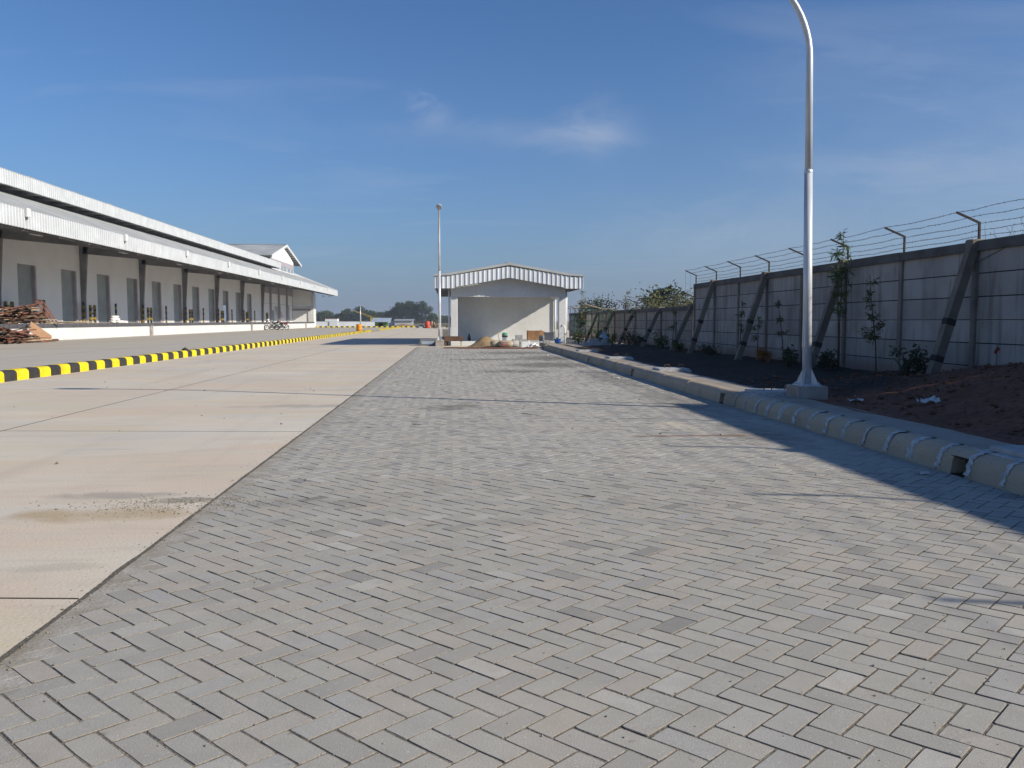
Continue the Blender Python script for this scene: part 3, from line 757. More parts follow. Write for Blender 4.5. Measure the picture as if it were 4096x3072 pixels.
MB().box(-.25,.25,-.25,.25,0,.35).build('footing', M['foot'], T, local=True)
MB().tube([(0,0,4.4),(.35,0,4.55)], .06, 6).bbox(.3,.75,-.12,.12,4.48,4.6,.03).build('lamp_head', M['shed'], T, local=True)

# ------------------------------------------------------------------ yellow and black kerbs
def yb_profile(h=.235, w=.33, r=.09, n=6):
    p = [(0,-.02),(0,h-r)]
    for i in range(1, n+1):
        t = math.pi/2*i/n; p.append((r - r*math.cos(t), h-r+r*math.sin(t)))
    for i in range(0, n+1):
        t = math.pi/2*i/n; p.append((w-r+r*math.sin(t), h-r+r*math.cos(t)))
    return p + [(w,-.02)]
BL = .517
pf = yb_profile(); nb = len(pf)
def stripe_kerb(label, loc, rz, count, flip=0):
    T = thing('striped_kerb', label, 'kerb', loc, rz, 'yellow and black painted kerbs')
    pr = {}
    for i in range(count):
        yk = (i + flip) % 2; nm = 'yellow_block' if yk else 'black_block'
        if nm not in pr:
            m = MB(); gap = .0025
            vs = [(x-.165, gap, z) for x, z in pf] + [(x-.165, BL-gap, z) for x, z in pf]
            for k in range(nb-1): m.add([vs[k], vs[k+1], vs[nb+k+1], vs[nb+k]], [(0,3,2,1)], smooth=False)
            m.add(vs, [tuple(range(nb-1,-1,-1)), tuple(range(nb,2*nb))])
            ob = m.build(nm, M['yellow'] if yk else M['black'], T, local=True, fixn=True); pr[nm] = ob
        else:
            ob = pr[nm].copy(); COL.objects.link(ob); ob.parent = T
        ob.location = (rnd.gauss(0,.004), i*BL, rnd.gauss(0,.003))
    return T
stripe_kerb('long yellow and black striped kerb running down the concrete yard', (-9.65, 17.95 - BL*20, 0), 0, 180, 1)
stripe_kerb('short yellow striped kerb beyond the gap at the far yard', (-9.75, 115, 0), R(-.4), 78, 1)
stripe_kerb('yellow and black striped kerb crossing in front of the far white wall', (-31.5, 166, 0), R(-90), 54, 1)
o = MB(); br_ = random.Random(2)
lump(o, -9.68, 31.2, .25, .12, br_)
tag(o.build('dropped_rag', M['tar']), 'small dark rag lying on top of the striped kerb', 'rag')

# ------------------------------------------------------------------ warehouse with loading dock
W = thing('warehouse', 'long white warehouse with loading dock, metal canopy fascias and roller shutters', 'warehouse', (-30, 32, 0))
YA, YE = 32.3, 165.2; XD, XWL, XF, XU = -26.5, -30.4, -22.2, -28.6; ZD = 1.09; BAY = 13.1
cols = [71.62 + BAY*k for k in range(-3, 6)]
MB().box(-33, XD, YA, 166.5, -.05, .86).build('dock_wall', M['dockwhite'], W)
MB().box(-33, XD+.004, YA, 164.2, .862, ZD).build('dock_deck', M['pier'], W)
for k in range(11):
    y0 = YA + k*12; y1 = min(y0 + 12, 163.9)
    MB().bbox(XD-.05, XD+.10, y0+.02, y1-.02, .87, ZD+.015, .02).build('edge_rubber', M['rubber'], W)
for y in (57.9+19.6-1.5, 113.2, 154.5):
    MB().bbox(XD, XD+.18, y-.22, y+.22, 0, .90, .02).build('dock_pier', M['pier'], W)
# rear wall with real door openings
doors = [61.5 + 6.62*k for k in range(-4, 11)]; DW, DH = 2.35, 4.22
ZT = 7.62
m = MB(); y = YA
wall_end = 138.6
for d in doors:
    m.box(XWL-.25, XWL, y, d, ZD, ZT); m.box(XWL-.25, XWL, d, d+DW, ZD+DH, ZT); y = d+DW
m.box(XWL-.25, XWL, y, wall_end, ZD, ZT)
m.build('dock_rear_wall', M['white'], W)
MB().box(XWL, XWL+.03, YA, wall_end, ZD+.002, ZD+.28).build('white_plinth', M['trim'], W) if False else None
sh_proto = None
for i, d in enumerate(doors):
    half = (i == 4+8)
    z0 = ZD + (2.3 if half else 0)
    m = MB(); ns = 38; h = (ZD+DH-z0)/ns if not half else (ZD+DH-z0)/18
    ns = 38 if not half else 18; vs = []
    for k in range(ns+1):
        z = z0 + h*k; vs += [(XWL-.20, d, z), (XWL-.20, d+DW, z), (XWL-.172, d, z+h*.5), (XWL-.172, d+DW, z+h*.5)]
    fs = [(2*k, 2*k+1, 2*k+3, 2*k+2) for k in range(2*ns)]
    s_ = m.add(vs, fs).build('roller_shutter', M['shutter'], W)
    MB().box(XWL-.19, XWL-.15, d+.05, d+DW-.05, z0-.0, z0+.09).build('bottom_bar', M['steel'], s_)
    f_ = MB().box(XWL-.235, XWL+.06, d+DW-.03, d+DW+.20, ZD+.003, ZD+DH-.031).box(XWL-.235, XWL+.004, d+DW*0-.004, d+.04, ZD+.003, ZD+DH-.031).box(XWL-.235, XWL+.006, d-.004, d+DW+.02, ZD+DH-.03, ZD+DH+.004).build('door_frame', M['jamb'], W)
    if half: MB().box(XWL-.9, XWL-.7, d-.3, d+DW+.3, ZD, ZD+DH).build('dark_interior', M['dark'], W)
    g_ = MB(); yy = d+DW+.36; x_ = XWL+.45
    for k in range(6): g_.box(x_-.07, x_+.07, yy-.07, yy+.07, ZD+.29*k, ZD+.29*(k+1), k % 2)
    g_.build('guard_post', [M['gyellow'], M['black']], W)
for y0, y1 in zip([YA]+[d+DW+.24 for d in doors], [d-.1 for d in doors]+[wall_end]):
    if y1-y0 > .2: MB().box(XWL, XWL+.022, y0+.02, y1-.02, ZD+.002, ZD+.30).build('plinth', M['trim'], W)
for i, y in enumerate(cols):
    m = MB(); vs = []
    for (z, x1, hw) in ((ZD, XWL+.28, .13), (ZD+2.2, XWL+.33, .13), (6.4, XWL+.55, .14), (7.5, XWL+.72, .14)):
        vs += [(XWL+.0, y-hw, z), (x1, y-hw, z), (x1, y+hw, z), (XWL+.0, y+hw, z)]
    fs = [(3,2,1,0),(12,13,14,15)] + [(k*4+j, k*4+(j+1)%4, k*4+4+(j+1)%4, k*4+4+j) for k in range(3) for j in range(4)]
    c_ = m.add(vs, fs).build('tapered_column', M['steel'], W)
    MB().beam((XWL+.3, y, 7.15), (XF-.3, y, 6.25), .28, .75, h2=.35).build('cantilever_beam', M['steel'], W)
    g_ = MB()
    for dy in (-.42, .42):
        for k in range(6): g_.box(XWL+.75, XWL+.92, y+dy-.085, y+dy+.085, ZD+.25*k, ZD+.25*(k+1), (k+1) % 2)
    for k in range(3): g_.box(XWL+.78, XWL+.9, y-.335, y+.335, ZD+.35+.4*k, ZD+.47+.4*k, k % 2)
    g_.build('column_guard', [M['gyellow'], M['black']], W)
# canopy
def corrugated(x, y0, y1, z0, z1, pitch, depth, nm, mt, slope_x=0.):
    m = MB(); n = max(1, round((y1-y0)/pitch)); p = (y1-y0)/n; vs = []; 
    prof_ = []
    for i in range(n):
        b = y0 + i*p; prof_ += [(b, 0), (b+p*.34, 0), (b+p*.40, depth), (b+p*.80, depth), (b+p*.86, 0)]
    prof_.append((y1, 0))
    for (y, d) in prof_: vs += [(x+d, y, z0), (x+d+slope_x, y, z1)]
    return m.add(vs, [(2*i, 2*i+2, 2*i+3, 2*i+1) for i in range(len(prof_)-1)])
brk = [45.75 - 13.17] + [45.75 + 13.17*k for k in range(0, 9)]; edges = brk + [YE]
for y0, y1 in zip(edges[:-1], edges[1:]):
    if y1 - y0 < .5: continue
    corrugated(XF, y0+.03, y1-.03, 6.10, 7.07, .30, .14, '', None).build('fascia_panel', M['metalsheet'], W)
    MB().box(XF-.06, XF-.01, y0, y1, 6.12, 7.05).build('fascia_backing', M['steel'], W)
    MB().box(XF-.10, XF+.06, y0+.01, y1-.01, 7.072, 7.11).build('fascia_capping', M['metalroof'], W)
for y in brk[1:]:
    MB().bbox(XF+.15, XF+.35, y-.16, y+.16, 6.68, 7.13, .05).build('rainwater_head', M['trim'], W)
# sloping soffit with purlins, ribbed roof above
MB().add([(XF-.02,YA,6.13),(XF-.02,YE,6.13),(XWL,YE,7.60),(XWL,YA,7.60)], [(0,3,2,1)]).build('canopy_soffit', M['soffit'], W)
for k in range(34):
    y = 34 + k*4.0
    if y < YE-1: MB().beam((XF-.1, y, 6.06), (XWL+.2, y, 7.46), .10, .16).build('soffit_rib', M['steel'], W)
for k in range(5):
    t = (k+.6)/5.2; MB().box(XF+(XWL-XF)*t-.05, XF+(XWL-XF)*t+.05, YA, YE, 6.02+1.47*t, 6.10+1.47*t).build('purlin', M['steel'], W)
for k in range(8):
    y = 38 + k*13.1; MB().beam((XF-2.2, y, 6.36), (XF-2.2, y+1.25, 6.36), .22, .08).build('strip_light', M['trim'], W)
m = MB(); n = int((YE-YA)/.33); vs = []; 
for i in range(n+1):
    y = YA + (YE-YA)*i/n
    for dy, dz in ((0,0),(.17,0),(.20,.035),(.27,.035),(.30,0)):
        yy = min(y+dy, YE); vs += [(XF-.02, yy, 6.75+dz), (XWL+.02, yy, 10.12+dz)]
m.add(vs, [(2*i, 2*i+2, 2*i+3, 2*i+1) for i in range(len(vs)//2-1)]).build('canopy_roof', M['metalroof'], W)
MB().add([(XF,YE,6.1),(XF,YE,7.07),(XWL,YE,10.12),(XWL,YE,7.6)], [(0,1,2,3)]).build('canopy_end', M['trim'], W)
MB().beam((XF+.1, YE+.02, 7.05), (XWL, YE+.02, 10.35), .12, .28).build('verge_trim', M['trim'], W)
# upper wall, upper fascia and roof
YU = 143.6
MB().box(XWL-.25, XWL, YA, YU, 7.625, 11.2).build('upper_wall', M['metalroof'], W)
corr = [YA + (YU-YA)/9*k for k in range(10)]
for y0, y1 in zip(corr[:-1], corr[1:]):
    corrugated(XU, y0+.01, y1-.01, 10.04, 10.95, .30, .14, '', None).build('upper_fascia', M['metalsheet'], W)
    MB().box(XU-.05, XU-.012, y0, y1, 10.06, 10.93).build('upper_backing', M['steel'], W)
    MB().box(XU-.2, XU+.06, y0+.01, y1-.01, 10.952, 11.03).build('gutter_lip', M['metalroof'], W)
k = 0; y = 33.5
while y < YU:
    MB().beam((XWL, y, 10.2), (XU-.05, y, 10.14), .12, .14).build('eave_bracket', M['trim'], W); y += 2.6
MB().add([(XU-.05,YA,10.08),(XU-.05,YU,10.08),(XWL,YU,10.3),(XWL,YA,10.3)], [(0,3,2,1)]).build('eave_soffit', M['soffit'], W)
MB().add([(XU,YA,11.0),(XU,YU,11.0),(-44,YU,14.2),(-44,YA,14.2)], [(0,3,2,1),(0,1,2,3)][:1]).build('main_roof', M['metalroof'], W)
MB().prism([(XU,10.06),(XU,11.02),(-44,14.2),(-44,10.3)], YU-.05, YU+.02).build('main_roof_end', M['trim'], W)
y = 40.0
while y < YU - 4:
    MB().box(XU-.35, XU-.02, y, y+1.1, 11.03, 11.08).build('translucent_tab', M['pale_wood'], W); y += 6.6
# far bay: open porch posts and glazed wall
MB().box(XWL-.25, XWL, wall_end, 164, 5.9, ZT).build('porch_lintel', M['band'], W)
MB().box(XWL-.25, XWL-.05, wall_end, 164, ZD, 5.9).build('porch_rear_wall', M['white'], W)
MB().box(XWL-.05, XWL-.02, wall_end, 164, 4.18, 4.22).build('wall_joint', M['steel'], W)
for y in (143.5, 150.3, 157.5): MB().box(XWL, XWL+.28, y-.2, y+.2, ZD, ZT).build('porch_post', M['band'], W)
for y, h in ((145.2, 2.0), (150.9, 3.2), (158.9, 3.0)):
    d_ = MB().box(XWL-.05, XWL+.02, y, y+1.3, ZD, ZD+h).build('porch_door', M['shutter'], W)
    MB().box(XWL+.02, XWL+.06, y+.1, y+.2, ZD+1, ZD+1.15).build('handle', M['steel'], d_)
for k in range(7):
    MB().beam((XWL+.7+.1*k, 147.0+.5*k, ZD), (XWL+.1, 146.6+.5*k, ZD+2.6+.1*(k%3)), .09, .05).build('leaning_board', M['pale_wood'] if k % 2 else M['jamb'], W)
# wing wall closing the dock at the far end
MB().box(XWL, XD-.3, 163.6, 163.95, ZD, 4.2).box(XWL, XD-.3, 163.6, 163.95, 4.24, 7.3).build('wing_wall', M['white'], W)
MB().prism([(XD-.35,-.05),(XD+.02,-.05),(XD+.02,4.18),(XD-.35,4.18)], 163.5, 166.4).prism([(XD-.35,4.21),(XD+.02,4.21),(XD+.02,6.3),(XD-.35,6.8)], 163.5, 166.4).build('wing_pier', M['dockwhite'], W)
MB().box(XWL+.01, XD-.5, 163.3, 163.6, 3.25, 3.5).build('wing_ledge', M['pier'], W)
MB().prism([(XD-1.0,ZD),(XD-.36,ZD),(XD-.36,4.0),(XD-1.0,4.0)], 163.45, 163.6).build('wing_panel', M['trim'], W)
for xx in (-24.6, -23.4): MB().beam((xx, 162, 6.0), (xx, 165.1, 6.0), .1, .1).build('end_purlin', M['steel'], W)
# cross gable above the far end
GX = -30.0; GY0, GY1, GYm = 145.6, 165.0, 156.0
MB().prism([(GY0,10.0),(GY1,10.0),(GY1,12.35),(GYm,14.75),(GY0,12.35)], XWL-.3, XWL, axis='x').build('gable_wall', M['white'], W)
MB().box(XWL, XWL+.05, GY0, GY1, 11.0, 11.9).build('gable_band', M['band'], W)
for k in range(3):
    y0 = GY0+.6+k*6.3; w_ = MB().box(XWL+.0, XWL+.07, y0, y0+5.6, 10.3, 10.95).build('gable_window', M['glass'], W)
    MB().box(XWL+.0, XWL+.10, y0+2.7, y0+2.9, 10.3, 10.95).build('mullion', M['trim'], w_)
MB().box(XWL+.001, XWL+.03, GY0+3.6, GY0+3.75, 11.9, 14.0).build('gable_joint', M['band'], W)
for sgn, ye in ((-1, 142.9), (1, 170.6)):
    m = MB(); vs = []; nn = 110
    for i in range(nn):
        x = GX + .15 - 16*i/(nn-1); dz = .05 if i % 2 else 0
        vs += [(x, GYm, 15.0+dz), (x, ye, 12.2+dz)]
    m.add(vs, [(2*i, 2*i+2, 2*i+3, 2*i+1) for i in range(nn-1)]).build('gable_roof', M['metalroof'], W)
    MB().beam((GX+.2, GYm, 14.88), (GX+.2, ye, 12.08), .09, .42, up=(0,0,1)).build('verge_board', M['trim'], W)
    for k in range(9):
        t = (k+.7)/9.4; MB().box(GX-.9, GX+.15, GYm+(ye-GYm)*t-.1, GYm+(ye-GYm)*t+.1, 14.85-2.8*t-.2, 14.85-2.8*t-.06).build('eave_purlin', M['trim'], W)
MB().beam((GX+.2, GYm, 15.06), (GX-16, GYm, 15.06), .5, .08).build('ridge_cap', M['metalroof'], W)
for k in range(22):
    x = GX - .4 - k*.75; MB().beam((x, 143.1, 12.1), (x, 145.6, 12.45), .14, .16).build('rafter', M['trim'], W)
m = MB()
for k in range(26):
    y = 144.4 + k*.8; MB().box(XF-6.5, XF-6.2, y, y+.4, 9.45, 9.62).build('canopy_batten', M['trim'], W)

# ------------------------------------------------------------------ things on and before the dock
def plank_pile(label, loc, n, L_, seed, h, wide, mats, cat='wood pile', name='scrap_wood_pile'):
    T = thing(name, label, cat, loc); rr = random.Random(seed); protos = {}
    for i in range(n):
        t = i/n; z = h*(t**1.1)*rr.uniform(.55, 1.0) + .04; l = L_*rr.uniform(.35, 1.0)*(1-.35*t); w = rr.uniform(.07,.22); th = rr.uniform(.03,.08)
        a = rr.gauss(0,.35); tl = max(-.16, min(.16, rr.gauss(0,.10)*(.3+t))); cx = rr.uniform(-wide/2, wide/2)*(1-.6*t); cy = rr.gauss(0,.28)*L_*.5*(1-.3*t)
        d = Vector((math.sin(a)*math.cos(tl), math.cos(a)*math.cos(tl), math.sin(tl)))
        p = Vector((cx, cy, z + abs(d.z)*l/2))
        MB().beam(p - d*l/2, p + d*l/2, w, th).build('plank', mats[rr.randrange(len(mats))], T, local=True)
    return T
WM = [M['wood'], M['wood'], M['woodred'], M['wood'], M['pale_wood']]
plank_pile('heap of broken brown timber piled on the dock deck', (-28.2, 57.0, ZD), 85, 5.6, 3, 1.12, 2.2, WM)
plank_pile('heap of broken timber on the ground against the white dock', (-25.6, 50.6, 0), 75, 6.0, 8, .55, 1.3, WM)
T = thing('wooden_frame', 'red brown wooden frame leaning on the dock timber heap', 'frame', (-27.6, 59.6, ZD))
for y_ in (-.45, .1, .55):
    MB().beam((.3, y_+.25, 0), (-.5, y_-.15, 1.62), .07, .09).build('upright', M['woodred'], T, local=True)
for t in (.42, .98): MB().beam((.3-.8*t, -.5+.25-.4*t, 1.62*t), (.3-.8*t, .62+.25-.4*t, 1.62*t), .06, .10).build('rail', M['woodred'], T, local=True)
T = thing('plywood_sheet', 'tan plywood sheet tipped against the ground timber heap', 'board', (-25.2, 53.6, 0))
MB().beam((.3, .5, .06), (-.6, -.2, .98), 1.7, .03, up=(1,.2,.5)).build('sheet', M['plywood'], T, local=True)
MB().beam((.34, -.3, .1), (.34, 1.25, .1), .12, .14).build('edge_batten', M['woodred'], T, local=True)
T = thing('pale_planks', 'pale planks lying flat along the dock edge by the timber heap', 'planks', (-26.9, 60.5, ZD))
for k in range(6): MB().beam((.05*k-.1, -4+.5*k, .05+.05*(k%3)), (.04*k-.1, 2.2+.6*k, .05+.05*((k+1)%3)), .18, .045).build('plank', M['pale_wood'], T, local=True)
def sack_pile(name, label, loc, items, mt):
    T = thing(name, label, 'sacks', loc)
    for (x, y, z, sx, sy, sz, rz) in items:
        m = MB(); vs = []; n = 10
        for (t, k) in ((-1,.25),(-.85,.75),(-.45,1),(0,1.03),(.45,1),(.85,.75),(1,.25)):
            for q in range(n):
                a = 2*math.pi*q/n; c, s_ = math.cos(a), math.sin(a)
                c = math.copysign(abs(c)**.7, c); s_ = math.copysign(abs(s_)**.7, s_)
                p = Vector((t*sx, c*sy*k, s_*sz*k)); p.rotate(Matrix.Rotation(rz, 3, 'Z')); vs.append(p + Vector((x, y, z+sz)))
        fs = [(i*n+q, i*n+(q+1)%n, (i+1)*n+(q+1)%n, (i+1)*n+q) for i in range(6) for q in range(n)] + [tuple(range(n-1,-1,-1)), tuple(range(6*n,7*n))]
        m.add(vs, fs, smooth=True).build('sack', mt, T, local=True, fixn=True)
    return T
sack_pile('sack_stack', 'white plump sacks stacked on the dock beside a striped column guard', (-28.3, 72.6, ZD), [(0,0,0,.42,.24,.12,1.7),(.1,.62,0,.40,.24,.12,1.3),(.45,.2,0,.4,.24,.12,1.0),(0,.08,.23,.40,.23,.11,1.5),(.1,.55,.22,.36,.22,.11,1.9),(.05,.2,.44,.38,.22,.10,1.2),(.25,1.35,0,.34,.22,.10,.6)], M['sack'])

# ------------------------------------------------------------------ motorcycles by the dock
def motorcycle(label, loc, rz, body, s_=1.0):
    T = thing('motorcycle', label, 'motorcycle', loc, rz, 'motorcycles parked at the dock')
    T.scale = (s_, s_, s_)
    for x in (-.62, .62):
        w = bpy.data.objects.new('wheel', None); COL.objects.link(w); w.parent = T; w.location = (x, 0, .295)
        ring = []; n = 22
        pr = [(.295,-.045),(.31,0),(.295,.045),(.24,.045),(.235,0),(.24,-.045),(.295,-.045)]
        MB().lathe(pr, (0,0,0), n, axis='y').build('tyre', M['tyre'], w, local=True)
        m = MB().lathe([(.238,-.025),(.225,0),(.238,.025)], (0,0,0), n, axis='y').lathe([(.0,-.06),(.05,-.06),(.05,.06),(0,.06)], (0,0,0), 10, axis='y')
        for k in range(6):
            a = k*math.pi/3; m.beam((0,0,0), (.235*math.cos(a),0,.235*math.sin(a)), .025, .02)
        m.build('rim', M['chrome'], w, local=True)
    MB().tube([(.62,.07,.295),(.42,.07,.95)], .025, 8).tube([(.62,-.07,.295),(.42,-.07,.95)], .025, 8).build('fork', M['chrome'], T, local=True)
    MB().tube([(.40,0,.86),(.1,0,.62),(-.2,0,.42),(-.1,0,.25),(.15,0,.25)], .03, 8).tube([(.05,0,.6),(-.35,0,.68),(-.85,0,.78)], .03, 8).tube([(-.2,.06,.35),(-.62,.09,.295)], .022, 6).tube([(-.2,-.06,.35),(-.62,-.09,.295)], .022, 6).build('frame', M['mblack'], T, local=True)
    MB().bbox(-.15,.2,-.12,.12,.22,.5,.04).lathe([(.02,-.0),(.1,.02),(.1,.18),(.02,.2)], (.2,0,.36), 10, axis='x').build('engine', M['chrome'], T, local=True)
    def hull(sections, nm, mt):
        n = 10; vs = []
        for (x, z, w, h) in sections:
            for k in range(n):
                a = 2*math.pi*k/n; vs.append((x, w*math.cos(a), z+h*math.sin(a)))
        fs = [(i*n+k, i*n+(k+1)%n, (i+1)*n+(k+1)%n, (i+1)*n+k) for i in range(len(sections)-1) for k in range(n)] + [tuple(range(n-1,-1,-1)), tuple(range((len(sections)-1)*n, len(sections)*n))]
        return MB().add(vs, fs, smooth=True).build(nm, mt, T, local=True, fixn=True)
    hull([(.36,.80,.06,.06),(.25,.80,.15,.12),(.05,.76,.15,.13),(-.1,.70,.1,.08)], 'fuel_tank', body)
    hull([(-.02,.76,.10,.04),(-.25,.77,.14,.06),(-.6,.82,.13,.055),(-.82,.86,.08,.04)], 'seat', M['tyre'])
    hull([(-.3,.66,.10,.08),(-.6,.72,.10,.09),(-.95,.84,.05,.04)], 'side_panel', body)
    hull([(.44,.92,.06,.07),(.52,.93,.11,.11),(.60,.92,.10,.10)], 'headlamp_shroud', body)
    MB().lathe([(0,.0),(.075,0),(.08,-.03)], (.615,0,.92), 12, axis='x').build('headlamp', M['glass'], T, local=True)
    for x, a0, a1, nm in ((.62, .3, 2.4, 'front_fender'), (-.62, .9, 2.9, 'rear_fender')):
        m = MB(); vs = []; r_ = .335
        for k in range(9):
            a = a0 + (a1-a0)*k/8
            for dy in (-.06, 0, .06): vs.append((x + r_*math.cos(a), dy, .295 + (r_ - abs(dy)*.3)*math.sin(a)))
        m.add(vs, [(k*3+j, k*3+j+1, k*3+3+j+1, k*3+3+j) for k in range(8) for j in range(2)], smooth=True).build(nm, body, T, local=True)
    MB().tube([(.40,-.34,1.06),(.44,-.2,1.05),(.42,0,.98),(.44,.2,1.05),(.40,.34,1.06)], .016, 6).build('handlebar', M['mblack'], T, local=True)
    for sgn in (-1, 1): MB().tube([(.44,sgn*.22,1.05),(.42,sgn*.27,1.22)], .008, 5).bbox(.40,.43,sgn*.27-.06,sgn*.27+.06,1.2,1.28,.01).build('mirror', M['mblack'], T, local=True)
    MB().tube([(.05,-.13,.25),(-.3,-.16,.26),(-.85,-.17,.36)], [.025,.05,.055], 8).build('exhaust', M['chrome'], T, local=True)
    MB().bbox(-.99,-.94,-.06,.06,.78,.86,.01).build('tail_light', M['mred'], T, local=True)
    MB().beam((-.05,.1,.25), (-.12,.28,.01), .03, .03).build('side_stand', M['mblack'], T, local=True)
    return T
motorcycle('silver grey motorcycle with a white helmet, nearest of the three at the dock', (-25.45, 121.0, 0), R(188), M['mgrey'], 1.18)
motorcycle('black motorcycle parked between the grey and the red one', (-25.4, 124.2, 0), R(184), M['mblack'], 1.15)
motorcycle('red motorcycle parked farthest right at the white dock', (-25.35, 127.4, 0), R(182), M['mred'], 1.18)
for lab, loc, mt in (('white crash helmet hanging on the grey motorcycle', (-25.95, 121.0, 1.28), 'helmet'), ('black crash helmet resting on the black motorcycle', (-25.2, 124.2, 1.02), 'mblack')):
    o = MB().lathe([(0,.30),(.09,.28),(.14,.2),(.155,.1),(.14,0),(.12,0)], (0,0,0), 14).build('helmet', M[mt]); o.location = loc; tag(o, lab, 'helmet')

# ------------------------------------------------------------------ orange drum
T = thing('orange_drum', 'rusty orange steel drum standing behind the striped kerb', 'drum', (-11.5, 105.3, 0))
MB().lathe([(0,.0),(.36,0),(.37,.02),(.36,.28),(.375,.30),(.36,.32),(.36,.58),(.375,.60),(.36,.62),(.36,.86),(.37,.88),(.35,.88),(.35,.84),(0,.84)], (0,0,0), 24).build('drum_body', M['orange'], T, local=True)
MB().lathe([(0,.87),(.03,.87),(.03,.84)], (.2,.1,0), 8).build('bung', M['steel'], T, local=True)

# ------------------------------------------------------------------ far wall, hut, shed and clutter
T = thing('far_white_wall', 'low white perimeter wall across the end of the yard', 'wall', (-22, 190, 0))
for k in range(9):
    x0 = -34 + k*2.45; MB().box(x0, x0+2.44, 190, 190.2, -.08, 1.12).build('wall_bay', M['limewash'], T)
MB().box(-34, -11.95, 189.95, 190.25, 1.12, 1.18).build('coping', M['shed'], T)
MB().box(-27.3, -25.5, 189.8, 189.99, -.05, 1.14).build('white_gate', M['trim'], T)
T = thing('green_hut', 'small green hut with blue grey sheet roof by the white wall', 'hut', (-15, 180, 0))
MB().box(-16.35,-13.65,180,182.2,-.05,1.2).build('wall', M['hutgreen'], T)
MB().box(-15.5,-14.7,179.96,180,0,.9).build('doorway', M['dark'], T)
MB().prism([(179.2,1.02),(182.9,1.85),(182.9,1.92),(179.2,1.09)], -17.0, -13.0, axis='x').build('roof', M['hutroof'], T)
T = thing('grey_shed', 'long low grey sheet shed right of the green hut', 'shed', (-10.7, 188, 0))
MB().box(-12.7,-8.7,188,191,-.05,1.35).build('wall', M['shed'], T); MB().prism([(187.6,1.3),(191.4,1.62),(191.4,1.68),(187.6,1.36)], -12.9,-8.5,axis='x').build('roof', M['metalroof'], T)
T = thing('white_cabin', 'white box cabin showing above the far wall', 'cabin', (-29, 205, 0))
MB().box(-30.5,-27.6,205,208,-.05,1.8).build('wall', M['limewash'], T); MB().box(-30.6,-27.5,204.9,208.1,1.8,1.9).build('roof', M['woodred'], T)
T = thing('crane', 'yellow lattice crane boom sloping above the far wall', 'crane', (-20, 215, 0))
a, b = Vector((-20.0,215,2.0)), Vector((-24.7,215,3.75))
for dy in (-.25,.25):
    for dz in (0,.32): MB().beam(a+Vector((0,dy,dz)), b+Vector((0,dy,dz*.4)), .07, .07).build('boom_chord', M['craney'], T)
for k in range(14):
    t0, t1 = k/14, (k+1)/14; p = a+(b-a)*t0; q = a+(b-a)*t1; MB().beam(p+Vector((0,-.25,0)), q+Vector((0,-.25,.32*(1-.6*t1))), .05,.05).build('lacing', M['craney'], T)
MB().box(-20.6,-18.6,214,216,-.05,2.1).build('crane_house', M['craney'], T)
T = thing('red_tank', 'upright red tank standing among site clutter', 'tank', (-4.37, 150, 0))
MB().lathe([(0,-.02),(.46,0),(.47,.1),(.46,1.1),(.38,1.2),(0,1.22)], (0,0,0), 18).build('shell', M['redtank'], T, local=True); MB().lathe([(0,1.3),(.1,1.3),(.1,1.2)], (0,0,0), 8).build('lid', M['steel'], T, local=True)
T = thing('cement_mixer', 'tan drum mixer right of the red tank', 'mixer', (-3.5, 150.5, 0))
MB().lathe([(0,-.4),(.25,-.38),(.42,0),(.3,.4),(.2,.45)], (0,0,.85), 14, axis='x').build('mixing_drum', M['tan'], T, local=True)
MB().beam((-.4,-.3,0),(-.1,0,.7),.06,.06).beam((.4,-.3,0),(.1,0,.7),.06,.06).beam((-.4,.3,0),(-.1,0,.7),.06,.06).beam((.4,.3,0),(.1,0,.7),.06,.06).build('legs', M['steel'], T, local=True)
T = thing('sheet_stack', 'stack of grey roofing sheets sloping behind the far lamp', 'sheets', (-2.0, 148, 0))
for k in range(6): MB().beam((-1.4,.2*k-.5,1.28-.03*k),(1.35,.2*k-.5,.52-.03*k),.5,.03).build('sheet', M['metalroof'], T, local=True)
MB().box(-1.3,-1.1,-.6,.6,0,1.15).box(1.0,1.2,-.6,.6,0,.5).build('trestle', M['wood'], T, local=True)
def heap(name, label, cat, loc, rx, ry, h, mt, seed, n=900, chunk=.0, grid=26):
    vs = []; fs = []; rr = random.Random(seed)
    for j in range(grid+1):
        for i in range(grid+1):
            u = -1.15 + 2.3*i/grid; v = -1.15 + 2.3*j/grid; d = math.hypot(u, v) + .12*mnoise.noise((u*2+seed, v*2, 0))
            z = h*max(0, 1-d)**1.0*(1.0 if d < 1 else 0); z = min(z, h*(.93 - .25*d)) if d < .35 else z
            vs.append((u*rx, v*ry, z + (.03*h*mnoise.noise((u*8, v*8, seed)) if d < 1 else -.02)))
    for j in range(grid):
        for i in range(grid): fs.append((j*(grid+1)+i, j*(grid+1)+i+1, (j+1)*(grid+1)+i+1, (j+1)*(grid+1)+i))
    o = MB().add(vs, fs, smooth=True).build(name, mt); o.location = loc; tag(o, label, cat); return o
heap('rubble_heap', 'grey rubble heap left of the red tank', 'rubble', (-5.5,150.6,0), .9, .9, .75, M['blockgrey'], 4)
heap('earth_heap', 'long low brown earth heap before the grey shed', 'earth', (-10.0,176,0), 3.6, 1.6, .75, M['sand'], 9)
plank_pile('orange and tan timber offcuts heaped right of the mixer', (-2.6, 146.8, 0), 36, 2.2, 12, .8, 1.4, [M['wood'], M['plywood'], M['orange'], M['pale_wood']])

